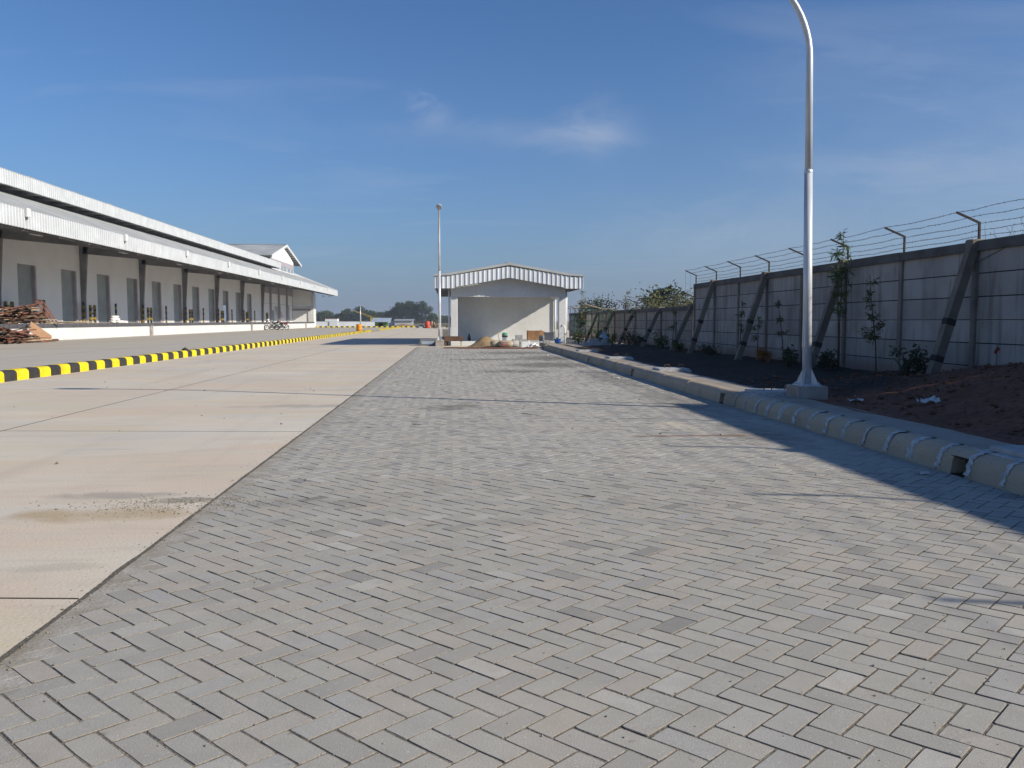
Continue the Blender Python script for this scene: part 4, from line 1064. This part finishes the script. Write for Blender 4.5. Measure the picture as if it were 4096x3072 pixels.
# ------------------------------------------------------------------ small porch building
B = thing('porch_building', 'small white building with open porch and ribbed metal gable fascia', 'building', (3.0, 44.4, 0))
YP, YB, YR, YF = 44.3, 49.2, 58.6, 43.62; xl, xr = -.06, 6.02; ZS = .19
MB().bbox(xl-.02, xr+.02, YP-.12, YB, -.1, ZS, .015).build('floor_slab', M['plaster'], B)
for x0 in (xl, xr-.36): MB().bbox(x0, x0+.36, YP, YP+.36, ZS-.02, 2.56, .012).build('front_pillar', M['plaster'], B)
MB().prism([(xl+.003,2.56),(xr-.003,2.56),(xr-.003,3.10),(2.98,3.72),(xl+.003,3.10)], YP+.004, YP+.30).build('front_beam', M['plaster'], B)
MB().box(xl+.004, xl+.3, YP+.30, YB, 2.56, 3.1).box(xr-.3, xr-.004, YP+.30, YB, 2.56, 3.1).build('side_beam', M['plaster'], B)
MB().prism([(xl,-.1),(xr-.02,-.1),(xr-.02,3.1),(2.98,3.72),(xl,3.1)], YB, YB+.2).build('porch_rear_wall', M['plaster'], B)
MB().box(xl, xl+.2, YB+.2, YR, -.1, 3.1).box(xr-.2, xr, YB+3.0, YR, -.1, 3.1).box(xl+.2, xr-.2, YR-.2, YR, -.1, 3.1).build('room_wall', M['plaster'], B)
MB().box(xl+.3, xr-.3, YP+.32, YB-.01, 2.9, 2.94).build('porch_ceiling', M['plaster'], B)
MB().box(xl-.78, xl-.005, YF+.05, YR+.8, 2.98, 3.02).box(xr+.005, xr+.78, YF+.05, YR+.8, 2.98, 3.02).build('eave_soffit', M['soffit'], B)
def f_bot(x):
    d = abs(x-2.98); return 2.97 if d > 2.86 else 3.03 + (2.86-d)*(.50/2.86)
def f_top(x):
    d = abs(x-2.98); return 3.58 if d > 3.2 else 3.60 + (3.2-d)*(.50/3.2)
m = MB(); x = xl-.82; vs = []; pw = .2375
while x < xr+.80:
    for dx, dy in ((0,0),(.13,0),(.15,-.035),(.19,-.035),(.21,0)):
        X_ = min(x+dx, xr+.80); vs += [(X_, YF+dy, f_bot(X_)), (X_, YF+dy, f_top(X_))]
    x += pw
m.add(vs, [(2*i, 2*i+2, 2*i+3, 2*i+1) for i in range(len(vs)//2-1)]).build('front_fascia', M['metalsheet'], B)
corrugated(xl-.80, YF, YR+.8, 2.97, 3.57, .2375, -.035, '', None).build('side_fascia', M['metalsheet'], B)
corrugated(xr+.80, YF, YR+.8, 2.97, 3.57, .2375, .035, '', None).build('side_fascia', M['metalsheet'], B)
pr_ = [(xl-.88,3.60),(xl-.85,3.70),(xl-.1,3.76),(2.98,4.30),(xr+.1,3.76),(xr+.85,3.70),(xr+.88,3.60),(xr+.1,3.64),(2.98,4.18),(xl-.1,3.64)]
MB().prism(pr_, YF-.06, YR+.9).build('roof', M['porchroof'], B, fixn=True)
MB().beam((2.98, YF-.06, 4.31), (2.98, YR+.9, 4.31), .36, .03).build('ridge_cap', M['porchroof'], B)
MB().tube([(xl-.09,YP+.2,0),(xl-.09,YP+.2,3.0)], .05, 10).build('downpipe', M['white'], B)
MB().tube([(xr+.08,YP+.3,.1),(xr+.08,YP+.3,2.6),(xr+.08,YP+.5,2.98)], .05, 10).build('downpipe', M['pvc'], B)
MB().tube([(xr+.04,YB-.1,0),(xr+.04,YB-.1,2.56)], .05, 10).build('downpipe', M['pvc'], B)

# ------------------------------------------------------------------ building materials before the porch
heap('sand_heap', 'conical heap of brown sand before the porch', 'sand', (1.72, 42.35, 0), .95, .8, .55, M['sand'], 2)
def lying_sack(name, label, loc, rz, red=False):
    T = thing(name, label, 'sack', loc, rz, 'cement sacks before the porch'); m = MB(); vs = []; n = 12
    for (t, k) in ((-1,.15),(-.9,.7),(-.5,1),(0,1.05),(.5,1),(.9,.7),(1,.15)):
        for q in range(n):
            a = 2*math.pi*q/n; vs.append((t*.36, math.cos(a)*.22*k, .17 + math.sin(a)*.17*k))
    m.add(vs, [(i*n+q, i*n+(q+1)%n, (i+1)*n+(q+1)%n, (i+1)*n+q) for i in range(6) for q in range(n)] + [tuple(range(n-1,-1,-1)), tuple(range(6*n,7*n))], smooth=True)
    m.build('sack_body', M['cement'], T, local=True, fixn=True)
    if red: MB().add([(-.15,-.222,.1),(.15,-.222,.1),(.15,-.205,.26),(-.15,-.205,.26)], [(0,1,2,3)]).build('red_print', M['redprint'], T, local=True)
    return T
lying_sack('cement_sack', 'slumped tan cement sack at the right foot of the sand heap', (2.22, 41.25, 0), R(12))
lying_sack('cement_sack', 'tan cement sack with red print beside the grey drum pipes', (2.62, 41.0, 0), R(-8), True)
T = thing('shovel', 'wooden handled shovel stuck upright in the cement sack', 'shovel', (2.3, 41.1, 0))
MB().tube([(.06,0,.1),(-.06,.15,.80)], .016, 8).build('handle', M['plywood'], T, local=True); MB().beam((.1,-.05,.02),(.05,.01,.2),.2,.01).build('blade', M['steel'], T, local=True)
T = thing('concrete_pipe', 'short grey concrete pipe lying next to the printed sack', 'pipe', (3.0, 41.5, 0))
MB().lathe([(.11,-.3),(.16,-.3),(.16,.3),(.11,.3),(.11,-.3)], (0,0,.16), 18, axis='x').build('pipe_ring', M['blockgrey'], T, local=True)
T = thing('block_stack', 'small stack of grey concrete blocks right of the sacks', 'blocks', (3.3, 41.6, 0))
for (x, y, z) in ((-.18,0,0),(.22,.02,0),(-.14,0,.2),(.2,0,.2),(.02,0,.4),(-.55,.1,0)): MB().bbox(x-.18,x+.18,y-.1,y+.1,z,z+.195,.008).build('block', M['blockgrey'], T, local=True)
T = thing('white_block', 'white block standing on end at the foot of the block stack', 'block', (3.52, 40.6, 0))
MB().bbox(-.17,.13,-.1,.1,0,.29,.01).build('face', M['pvc'], T, local=True); MB().bbox(.14,.25,-.08,.08,0,.33,.01).build('side', M['sack'], T, local=True)
T = thing('offcut_planks', 'grey and white offcuts lying before the kerb end', 'planks', (3.85, 39.9, 0))
for k, (a, l, z) in enumerate(((.4,.6,.08),(-.2,.5,.04),(1.1,.45,.16),(.1,.8,.02),(-.5,.4,.1))):
    MB().beam((-l/2*math.cos(a), -l/2*math.sin(a), z), (l/2*math.cos(a), l/2*math.sin(a), z+.05), .14, .05).build('offcut', M['blockgrey'] if k % 2 else M['pvc'], T, local=True)
T = thing('formwork_planks', 'long red brown planks lying across the end of the paving', 'planks', (2.2, 38.9, 0))
for k, (x0, x1, y_) in enumerate(((-2.6,.4,.6),(-1.9,1.75,0),(-.6,1.8,.14))): MB().beam((x0, y_, .035), (x1, y_-.1, .035), .12, .05).build('plank', M['woodred'] if k else M['wood'], T, local=True)
T = thing('work_table', 'brown wooden work table at the left front pillar', 'table', (.1, 43.5, 0))
MB().bbox(-.5,.45,-.3,.3,.44,.50,.008).box(-.5,.45,-.31,-.30,.25,.44).build('table_top', M['wood'], T, local=True)
for x_ in (-.42,.36):
    for y_ in (-.24,.24): MB().box(x_-.03,x_+.03,y_-.03,y_+.03,0,.44).build('leg', M['pale_wood'] if x_ > 0 else M['wood'], T, local=True)
T = thing('dark_crate', 'dark crate stacked behind the far lamp footing', 'crate', (-.35, 45.2, 0))
MB().bbox(-.3,.3,-.3,.3,0,.45,.01).bbox(-.16,.16,-.16,.16,.45,.85,.01).build('crate_body', M['soffit'], T, local=True); MB().box(-.31,.31,-.32,-.3,.1,.2).build('slat', M['steel'], T, local=True)
T = thing('tool_bin', 'low dark bin with pale blue sheet left of the far lamp', 'bin', (-1.15, 44.2, 0))
MB().bbox(-.55,.35,-.3,.3,0,.33,.02).build('bin_body', M['soffit'], T, local=True); MB().bbox(-.45,.2,-.32,-.302,.08,.24,.004).build('blue_sheet', M['hutroof'], T, local=True)
T = thing('bucket', 'pale bucket with green lid on the porch floor behind the sand', 'bucket', (2.85, 45.4, ZS))
MB().lathe([(0,0),(.12,0),(.15,.33),(.155,.33),(.15,.35)], (0,0,0), 18).build('bucket_body', M['paint_can'], T, local=True)
MB().lathe([(.152,.35),(.16,.37),(.12,.45),(0,.47)], (0,0,0), 18).build('lid', M['greenp'], T, local=True); MB().lathe([(.153,.22),(.153,.33)], (0,0,0), 18).build('dark_band', M['mblack'], T, local=True)
T = thing('porch_bottle', 'dark bottle standing near the left of the porch floor', 'bottle', (.95, 46.5, ZS)); MB().lathe([(0,0),(.09,0),(.09,.22),(.05,.30),(.05,.36),(0,.36)], (0,0,0), 12).build('bottle_body', M['mblack'], T, local=True)
MB().lathe([(0,.40),(.055,.40),(.055,.355)], (0,0,0), 10).build('cap', M['steel'], T, local=True)
T = thing('cardboard_box', 'battered brown cardboard box at the porch rear wall', 'box', (4.75, 48.1, ZS))
MB().bbox(-.45,.30,-.25,.25,0,.55,.02).build('carton', M['card'], T, local=True); MB().beam((.30,-.1,.02),(.52,-.15,.5),.45,.012,up=(0,1,0)).build('flap', M['plywood'], T, local=True)
T = thing('grey_board', 'grey board propped beside the right front pillar', 'board', (5.35, 46.3, ZS)); MB().beam((0,0,.24),(.0,.15,.24),.50,.46,up=(0,0,1)).build('slab', M['blockgrey'], T, local=True); MB().box(.26,.31,-.05,.1,0,.52).build('white_batten', M['pvc'], T, local=True)
T = thing('small_block', 'small pale block on the front edge of the porch floor', 'block', (4.85, 45.3, ZS)); MB().bbox(-.13,.13,-.1,.1,0,.32,.01).build('face', M['blockgrey'], T, local=True)
T = thing('hard_hat', 'upturned blue hard hat on the walkway by the porch', 'hard hat', (5.42, 42.9, .12)); MB().lathe([(0,.0),(.08,.01),(.15,.07),(.17,.2),(.19,.24),(.22,.25)], (0,0,0), 16).build('shell', M['blue'], T, local=True); MB().lathe([(.172,.235),(.16,.20)], (0,0,0), 16).build('band', M['mblack'], T, local=True)
T = thing('standpipe', 'white water standpipe with tap at the right front pillar', 'pipe', (5.8, 43.0, .1)); MB().tube([(0,0,0),(0,0,.85),(-.06,0,.95),(-.16,0,.95)], .04, 10).build('riser', M['pvc'], T, local=True); MB().tube([(-.16,0,.97),(-.22,0,.86)], .022, 8).build('tap', M['chrome'], T, local=True)
o = MB().bbox(-.18,.18,-.1,.1,0,.12,.01).build('loose_block', M['blockgrey']); o.location = (4.75, 41.9, .205); tag(o, 'single grey block lying on the walkway end', 'block')
lr = random.Random(17)
for i, (x, y, z, r_, lab) in enumerate(((3.5,30.6,0,.06,'white cup on the paving near the kerb end'),(3.7,18.6,0,.05,'white scrap against the kerb foot'),(6.06,10.2,None,.10,'crumpled white wrapper on the heaped soil'),(5.6,11.25,None,.07,'grey plastic scrap in the soil by the lamp footing'),(3.98,6.75,0,.035,'pale scrap at the mouth of the kerb inlet'))):
    zz = soil_h(x, y) if z is None else z; m = MB(); vs = []; k = 6
    for j in range(k+1):
        for q in range(k+1): vs.append(((q/k-.5)*2*r_*1.5 + lr.gauss(0,r_*.08), (j/k-.5)*1.6*r_ + lr.gauss(0,r_*.1), abs(lr.gauss(0, r_*.3)) + .004))
    o = m.add(vs, [(j*(k+1)+q, j*(k+1)+q+1, (j+1)*(k+1)+q+1, (j+1)*(k+1)+q) for j in range(k) for q in range(k)]).build('litter', M['litter']); o.location = (x, y, zz+.004); tag(o, lab, 'litter')

# ------------------------------------------------------------------ drain lids on the walkway
for i, (y, lab) in enumerate(((6.35,'nearest whitewashed drain lid with wire handles on the walkway'),(12.25,'drain lid with rusty loop handle beside the lamp footing'),(18.2,'third raised drain lid with bright edge along the walkway'),(24.0,'fourth raised drain lid along the walkway'),(29.8,'farthest raised drain lid near the porch end of walkway'))):
    T = thing('drain_lid', lab, 'drain cover', (4.75, y, .205), 0, 'raised drain lids on the walkway')
    MB().bbox(-.27,.42,-.30,.30,-.02,.055,.01).build('lid_slab', M['whiteplate'], T, local=True)
    MB().box(-.36,.44,-.36,.36,-.05,.012).build('lid_seat', M['mortar'], T, local=True)
    for x_ in (-.02, .30):
        MB().tube([(x_-.05,.02,.05),(x_-.05,.02,.11),(x_-.03,.02,.13),(x_+.05,.02,.13),(x_+.07,.02,.11),(x_+.07,.02,.05)], .008, 6).build('handle', M['rust'], T, local=True)

# ------------------------------------------------------------------ plants
def set_shade(ob, vals):
    a = ob.data.attributes.new('shade', 'FLOAT', 'FACE'); a.data.foreach_set('value', vals)
def leaves(rr, pts, size, mt, name, parent, droop=.0, narrow=.5):
    """many small folded leaf faces at the given points"""
    vs = []; fs = []; sh = []
    for (p, s_) in pts:
        d = Vector((rr.gauss(0,1), rr.gauss(0,1), rr.gauss(0,.7)-droop)).normalized(); u = d.orthogonal().normalized(); u.rotate(Matrix.Rotation(rr.uniform(0,6.28), 3, d))
        l = size*rr.uniform(.6,1.3); w = l*narrow; n = d.cross(u); o_ = len(vs)
        vs += [p, p + d*l*.5 + u*w*.5 + n*w*.12, p + d*l, p + d*l*.5 - u*w*.5 + n*w*.12]
        fs += [(o_, o_+1, o_+2), (o_, o_+2, o_+3)]; k = min(1, max(0, s_ + rr.gauss(0,.18))); sh += [k, k]
    me = bpy.data.meshes.new(name); me.from_pydata([tuple(v) for v in vs], [], fs); me.materials.append(mt); me.update()
    ob = bpy.data.objects.new(name, me); COL.objects.link(ob); ob.parent = parent; set_shade(ob, sh); return ob
def tree(name, label, loc, h, w, seed, mt, n=2600, trunk=.35, leaf=.45, lobes=9, group='trees beyond the far wall'):
    rr = random.Random(seed); T = thing(name, label, 'tree', loc, 0, group)
    m = MB(); th = h*trunk; base = Vector((0,0,0))
    m.tube([(0,0,-.2),(rr.gauss(0,.03)*h,0,th*.6),(rr.gauss(0,.04)*h,rr.gauss(0,.03)*h,h*.75)], [h*.028, h*.02, h*.006], 8)
    cl = []
    for k in range(lobes):
        a = rr.uniform(0,6.28); rad = w/2*rr.uniform(.25,.75); z = h*rr.uniform(trunk+.08,.84); rad *= 1.15 - abs((z/h) - .58)*.9
        c = Vector((rad*math.cos(a), rad*math.sin(a), z)); cl.append((c, w*rr.uniform(.17,.30)))
        m.tube([(0,0,th*rr.uniform(.6,1.1)), c*.5 + Vector((0,0,th*.35)), c], [h*.013, h*.009, h*.003], 5)
    cl.append((Vector((0,0,h*.86)), w*.22))
    m.build('trunk', M['bark'], T, local=True)
    pts = []
    for _ in range(n):
        c, r_ = cl[rr.randrange(len(cl))]; d = Vector((rr.gauss(0,1), rr.gauss(0,1), rr.gauss(0,1))).normalized()*r_*(rr.random()**.4)
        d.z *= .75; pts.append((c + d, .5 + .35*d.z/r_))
    leaves(rr, pts, leaf, mt, 'crown', T); return T
KF = 1.9
TR = [(-35.1,3.83,5.0,'leaf','small rounded tree at the left of the far tree line'),(-32.0,2.9,4.5,'leafd','low dark scrub tree just right of the leftmost far tree'),(-29.3,4.75,3.6,'leaf','upright mid green tree left of the thin far lamp post'),
      (-25.7,5.38,4.6,'leafd','dark domed tree directly behind the thin far lamp post'),(-22.6,4.0,3.8,'leaf','low bushy tree behind the yellow crane boom'),(-19.8,3.63,3.2,'leafd','dark low tree above the green hut roof'),
      (-17.3,4.4,2.4,'leafd','narrow dark tree left of the tall far cluster'),(-15.1,6.67,4.2,'leafd','left tree of the tall dark far cluster'),(-12.3,7.17,4.0,'leafd','middle and tallest tree of the tall far cluster'),
      (-8.6,6.96,5.0,'leafd','right broad tree of the tall dark far cluster'),(-5.6,3.4,3.2,'leaf','low tree sloping down right of the tall far cluster')]
for i, (x, zt, w, mt, lab) in enumerate(TR):
    tree('far_tree', lab, (x*KF, 240*KF, -.08), (zt-1.3)*KF + 1.3, w*KF*1.15, 100+i, M[mt], n=5200, leaf=.70, trunk=.10, lobes=16)
for i, (x, zt) in enumerate(((-39.5,2.6),(-27.6,2.7),(-18.6,2.6),(-13.8,2.8),(-10.4,3.0),(-3.4,2.3))):
    pass
def palm(label, loc, h, seed, s_=1.0):
    rr = random.Random(seed); T = thing('palm_tree', label, 'palm', loc, 0, 'far palms')
    MB().tube([(0,0,-.2),(.1,0,h*.5),(.25,.1,h)], [.22*s_,.16*s_,.13*s_], 7).build('trunk', M['bark'], T, local=True); m = MB(); sh = []
    for k in range(15):
        a = 6.28*k/15 + rr.gauss(0,.15); el = rr.uniform(-.1,1.1); l = 2.6*s_*rr.uniform(.8,1.1); p = Vector((.25,.1,h)); pts = [p]
        for q in range(6):
            e_ = el - .33*q; p = p + Vector((math.cos(a)*math.cos(e_), math.sin(a)*math.cos(e_), math.sin(e_)))*(l/6); pts.append(p)
        for q in range(1,7):
            for sgn in (-1,1):
                s2 = Vector((-math.sin(a), math.cos(a), -.5)).normalized()*sgn*.5*s_*(1-abs(q-3)*.13) if sgn > 0 else Vector((math.sin(a), -math.cos(a), -.5)).normalized()*.5*s_*(1-abs(q-3)*.13)
                m.add([pts[q-1], pts[q], pts[q]+s2, pts[q-1]+s2*.9], [(0,1,2,3)]); sh.append(rr.random())
    o = m.build('fronds', M['leaf'], T, local=True); set_shade(o, sh); return T
for i, (x, zt, lab) in enumerate(((-18.55,4.6,'palm rising between the dark trees above the hut'),(-4.1,3.0,'first small hazy palm right of the tall far cluster'),(-2.4,3.15,'second small hazy palm seen beside the far lamp pole'),(-.9,3.0,'third small hazy palm close to the porch pillar'))):
    palm(lab, (x*KF, 245*KF, -.08), (zt-1.3)*KF - .3, 60+i, 1.5)
o = MB(); rr = random.Random(44)
vs = []
pts = []
for _ in range(9000):
    x = rr.uniform(-80, 6); hgt = 3.2 + 2.2*mnoise.noise((x*.09, 3, 0)) + 1.0*mnoise.noise((x*.4, 9, 0)); pts.append((Vector((x, 462 + rr.uniform(-4,4), rr.uniform(0, max(1.0, hgt)))), .4 + rr.uniform(-.2,.2)))
T = thing('far_scrub', 'continuous low green scrub along the foot of the far trees', 'scrub', (0,0,0), kind='stuff'); leaves(rr, pts, .8, M['leafd'], 'foliage', T)
# vegetation over the right wall
def bush(name, label, loc, rx, rz_, seed, mt, n=700, leaf=.10, z0=0., stems=5, group=None, cat='shrub', narrow=.5, ry=None):
    rr = random.Random(seed); T = thing(name, label, cat, loc, 0, group); m = MB(); pts = []; ry = ry or rx
    for k in range(stems):
        a = rr.uniform(0,6.28); tip = Vector((rx*.7*math.cos(a)*rr.random(), ry*.7*math.sin(a)*rr.random(), rz_*rr.uniform(.6,1.0))); m.tube([(0,0,-.1), tip*.5 + Vector((0,0,.05)), tip], [.02+.01*rz_, .014, .005], 5)
    m.build('stems', M['stem'], T, local=True)
    cl = [(Vector((rx*rr.uniform(-.7,.7), ry*rr.uniform(-.7,.7), z0 + (rz_-z0)*rr.uniform(.2,.9))), rx*rr.uniform(.25,.5)) for _ in range(9)]
    for _ in range(n):
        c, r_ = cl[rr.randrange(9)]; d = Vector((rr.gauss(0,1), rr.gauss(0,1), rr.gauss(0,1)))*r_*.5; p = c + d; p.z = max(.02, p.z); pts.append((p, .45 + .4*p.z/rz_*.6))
    leaves(rr, pts, leaf, mt, 'foliage', T, narrow=narrow); return T
bush('overgrown_bush', 'olive bush rising behind the lower wall next to its step', (11.3, 42.6, -.05), 1.9, 2.75, 1, M['leafy'], 2600, .17, .6, 9, 'bushes behind the wall')
bush('overgrown_bush', 'dark leafed small tree topping the olive bush behind the wall', (11.0, 43.6, -.05), .75, 3.25, 2, M['leafd'], 700, .20, 1.9, 5, 'bushes behind the wall')
bush('overgrown_bush', 'yellowish bush behind the lower wall left of the tall one', (11.2, 48.6, -.05), 2.2, 2.2, 3, M['leafy'], 1800, .17, .6, 8, 'bushes behind the wall')
bush('overgrown_bush', 'thin sprawling bush behind the wall close to the wall step', (11.0, 39.4, -.05), 1.1, 2.45, 5, M['leafy'], 700, .15, .8, 6, 'bushes behind the wall')
bush('overgrown_bush', 'dark green creeper bush behind the green frame at the wall', (9.9, 57.0, -.05), 1.6, 2.7, 4, M['leafd'], 1900, .17, .6, 8, 'bushes behind the wall', ry=2.2)
def sapling(label, loc, h, seed, mt, n=150, lean=(0,0), leaf=.11, spread=.22, lo=.35, narrow=.3, group='young trees along the wall', name='sapling', rad=.016, cat='sapling', stems=1):
    rr = random.Random(seed); T = thing(name, label, cat, loc, 0, group); m = MB(); pts = []
    for s_ in range(stems):
        off = Vector((rr.gauss(0,.05)*s_, rr.gauss(0,.08)*s_, 0)); tip = Vector((lean[0]+rr.gauss(0,.05), lean[1]+rr.gauss(0,.05), h*(1-.12*s_))) + off
        path = [off + Vector((0,0,-.1)), off*.8 + tip*.35 + Vector((rr.gauss(0,.02), rr.gauss(0,.02), 0)), tip*.7, tip]; m.tube(path, [rad, rad*.8, rad*.55, rad*.25], 6)
        for k in range(max(6, n//16)):
            t = rr.uniform(lo, .97); p = tip*t; d = Vector((rr.gauss(0,1), rr.gauss(0,1), rr.uniform(.1,1.0))).normalized()*spread*rr.uniform(.4,1.2)*(1.25-t*.6); m.tube([p, p+d], [rad*.3, rad*.15], 4, cap=False)
            for _ in range(26//stems): pts.append((p + d*rr.uniform(.25,1.1) + Vector((rr.gauss(0,.02),rr.gauss(0,.02),rr.gauss(0,.03))), rr.random()))
    m.build('stem', M['stem'], T, local=True); leaves(rr, pts, leaf, mt, 'foliage', T, droop=.3, narrow=narrow); return T
sapling('tall bamboo-like plant reaching over the wall right of the lamp pole', (8.75, 18.4, .1), 3.25, 1, M['leafb'], 330, (.05,.1), .16, .26, .45, .16, stems=2)
sapling('thin sapling before the wall, nearest to the slanted prop at right', (8.75, 16.7, .1), 2.15, 2, M['leafy'], 230, (-.18,.1), .10, .22, .3)
sapling('sparse sapling just left of the lamp pole at the wall', (8.8, 21.6, .1), 1.85, 3, M['leafy'], 110, (-.1,.2), .10, .18, .45)
sapling('bare thin sapling between two props left of the lamp pole', (8.85, 25.4, .1), 1.85, 4, M['leafy'], 110, (.1,-.1), .09, .16, .4)
sapling('slim sapling beside the prop behind the lamp pole', (8.6, 23.2, .1), 1.3, 8, M['leafb'], 90, (.05,.05), .09, .16, .5)
sapling('thin sapling before the lower wall near its step', (8.8, 33.2, .1), 1.75, 5, M['leafy'], 80, (.1,0), .10, .15, .5)
sapling('leaning sapling with dark leaves before the lower wall', (8.7, 39.6, .1), 1.9, 6, M['leafd'], 110, (-.1,.2), .12, .18, .5)
sapling('feathery pale plant rising behind the green frame', (7.9, 51.5, 0), 3.3, 7, M['dry'], 420, (.1,0), .16, .42, .3, .25, stems=3)
sapling('feathery tall plant standing up over the far lower wall', (10.6, 50.3, 0), 3.2, 12, M['dry'], 260, (0,0), .13, .25, .5, .25, stems=2)
for i, (x, y, rx, h, mt, lab) in enumerate(((8.5,22.4,.2,.42,'leafr','small plant with orange red new leaves at the wall foot'),(8.3,39.0,.38,.7,'leafd','dark bush with a red flower before the lower wall'),(8.4,30.5,.22,.4,'leafb','small leafy plant at the foot of the wall step'),
        (8.6,33.8,.34,.85,'leafb','bright green bush before the lower wall near its step'),(8.3,36.6,.4,.5,'leafd','low dark bush between two props of the lower wall'),(7.2,41.3,.3,.85,'leafb','leafy plant standing on the white blocks'),
        (6.55,43.2,.35,.62,'leafb','green bush closest to the standpipe'),(7.75,40.2,.28,.6,'leafb','light green weed right of the white blocks'),(8.2,14.6,.35,.5,'leafd','dark weed on the soil heap below the slanted prop'),(8.0,19.5,.3,.45,'leafd','dark weed at the wall foot right of the lamp'),
        (8.3,17.9,.25,.42,'leafd','low weed under the tall bamboo-like plant'),(8.5,27.2,.3,.35,'leafd','low weed at the wall foot between far props'))):
    bush('bed_plant', lab, (x, y, max(.05, soil_h(x, y)-.02) if y < 38.5 else .1), rx, h, 30+i, M[mt], 420, .085, .05, 7, 'small plants in the wall bed', 'plant')
m = MB(); rr = random.Random(90)
tuft = thing('dry_twigs', 'bare dry twigs sticking up on the wall coping', 'twigs', (9.5, 13.9, zt_mid-.3))
for k in range(16): m.tube([(9.35+rr.gauss(0,.1), 13.6+rr.gauss(0,.55), zt_mid-.4), (9.3+rr.gauss(0,.15), 13.6+rr.gauss(0,.7), zt_mid+rr.uniform(.05,.32))], [.006,.002], 4)
m.build('twig', M['stem'], tuft)
o = MB().add([(-.05,0,0),(.005,0,.09),(.02,0,.015),(-.015,-.01,-.035),(.06,-.02,.055)], [(0,2,1),(0,3,2),(2,4,1)]).build('red_marker', M['mred']); o.location = (8.95, 13.2, .78); tag(o, 'small red marker flag at the wall foot', 'flag')
MB().tube([(8.96,13.2,.3),(8.96,13.2,.9)], .006, 5).build('flag_stick', M['stem'], o)

# ------------------------------------------------------------------ green frame and white blocks by the wall
T = thing('green_cage', 'green steel cage frame with tan sheet roof before the wall', 'frame', (7.4, 45.2, 0))
for x_ in (-.75,-.45,-.1,.25,.5,.85,1.1):
    MB().tube([(x_, (.5 if abs(x_) < .5 else 0), 0), (x_, (.5 if abs(x_) < .5 else 0), 1.98)], .022, 6).build('upright', M['green'], T, local=True)
for z in (.75, 1.25, 1.95): MB().tube([(-.75,0,z),(1.1,0,z)], .02, 6).tube([(-.75,0,z),(-.75,1.0,z)], .02, 6).tube([(1.1,0,z),(1.1,1.0,z)], .02, 6).build('rail', M['green'], T, local=True)
MB().beam((-.25,-.1,2.18),(.55,-.1,1.98),.95,.03,up=(.2,0,1)).build('tan_sheet', M['tan'], T, local=True); MB().beam((.55,0,1.96),(1.3,0,1.93),.6,.04).beam((-.85,.2,2.02),(-.2,.2,2.05),.5,.05).build('side_sheet', M['pale_wood'], T, local=True)
T = thing('white_blocks', 'pale blue-white block steps on the bed before the green frame', 'blocks', (7.0, 41.2, .0))
for (x0,x1,y0,y1,z1) in ((-.55,.75,-.3,.3,.24),(-.2,.7,.0,.5,.42),(.35,.62,-.28,-.05,.36)): MB().bbox(x0,x1,y0,y1,.05,z1,.02).build('block', M['whiteplate'], T, local=True)
o = heap('grey_bundle', 'grey tarp bundle behind the white blocks', 'bundle', (7.7, 42.3, .1), .45, .35, .75, M['hutroof'], 5)

# ------------------------------------------------------------------ grit and pebbles on the paving
m = MB(); gr = random.Random(77)
def in_road(x, y): return -9.3 < x < 4.1
for _ in range(900):
    y = 2.2 + 14*gr.random()**1.6; x = gr.uniform(-3.0, 4.1); r_ = .0016 + abs(gr.gauss(0, .0024)); lump(m, x, y, r_*.4, r_, gr)
for _ in range(1100):
    y = 2.4 + 9*gr.random(); x = -1.73 + gr.gauss(0, .05); r_ = .0015 + abs(gr.gauss(0, .0026)); lump(m, x, y, r_*.4-.002, r_, gr)
for _ in range(900):
    x = -1.95 + gr.gauss(0,.38); y = 6.0 + gr.gauss(0,.16); r_ = .002 + abs(gr.gauss(0,.003)); lump(m, x, y, r_*.4, r_, gr)
for _ in range(5000):                                            # grit lying in and along the joints
    a0 = gr.randrange(-40, 60); b0 = gr.randrange(-40, 60); p = pt(a0, b0) + (pt(a0+1,b0)-pt(a0,b0))*gr.random() if gr.random() < .5 else pt(a0, b0) + (pt(a0,b0+1)-pt(a0,b0))*gr.random()
    if not (-1.7 < p.x < 4.1 and 2 < p.y < 9): continue
    if mnoise.noise((p.x*1.3, p.y*1.3, 5)) < .0: continue
    r_ = .0015 + abs(gr.gauss(0,.0022)); lump(m, p.x+gr.gauss(0,.004), p.y+gr.gauss(0,.004), r_*.3-.001, r_, gr)
for _ in range(160):
    y = 6 + 30*gr.random(); x = gr.uniform(-8, 4.0); r_ = .006 + abs(gr.gauss(0,.008)); lump(m, x, y, r_*.4, r_, gr)
o = m.build('loose_gravel', M['grit']); o['kind'] = 'stuff'; o['label'] = 'loose dark grit and pebbles scattered over paving and concrete'; o['category'] = 'gravel'

# ------------------------------------------------------------------ thin morning haze
hm = bpy.data.materials.new('morning_haze'); hm.use_nodes = True; hn = hm.node_tree; hn.nodes.clear()
ho = hn.nodes.new('ShaderNodeOutputMaterial'); hv = hn.nodes.new('ShaderNodeVolumePrincipled'); hv.inputs['Color'].default_value = (.80, .88, 1.0, 1); hv.inputs['Density'].default_value = .00036; hv.inputs['Anisotropy'].default_value = .2
hn.links.new(hv.outputs[0], ho.inputs['Volume'])
o = MB().box(-3010, 3010, -210, 4010, -1.1, 17.0).build('haze', hm); o['kind'] = 'stuff'; o['label'] = 'thin pale morning haze over the whole yard'; o['category'] = 'haze'
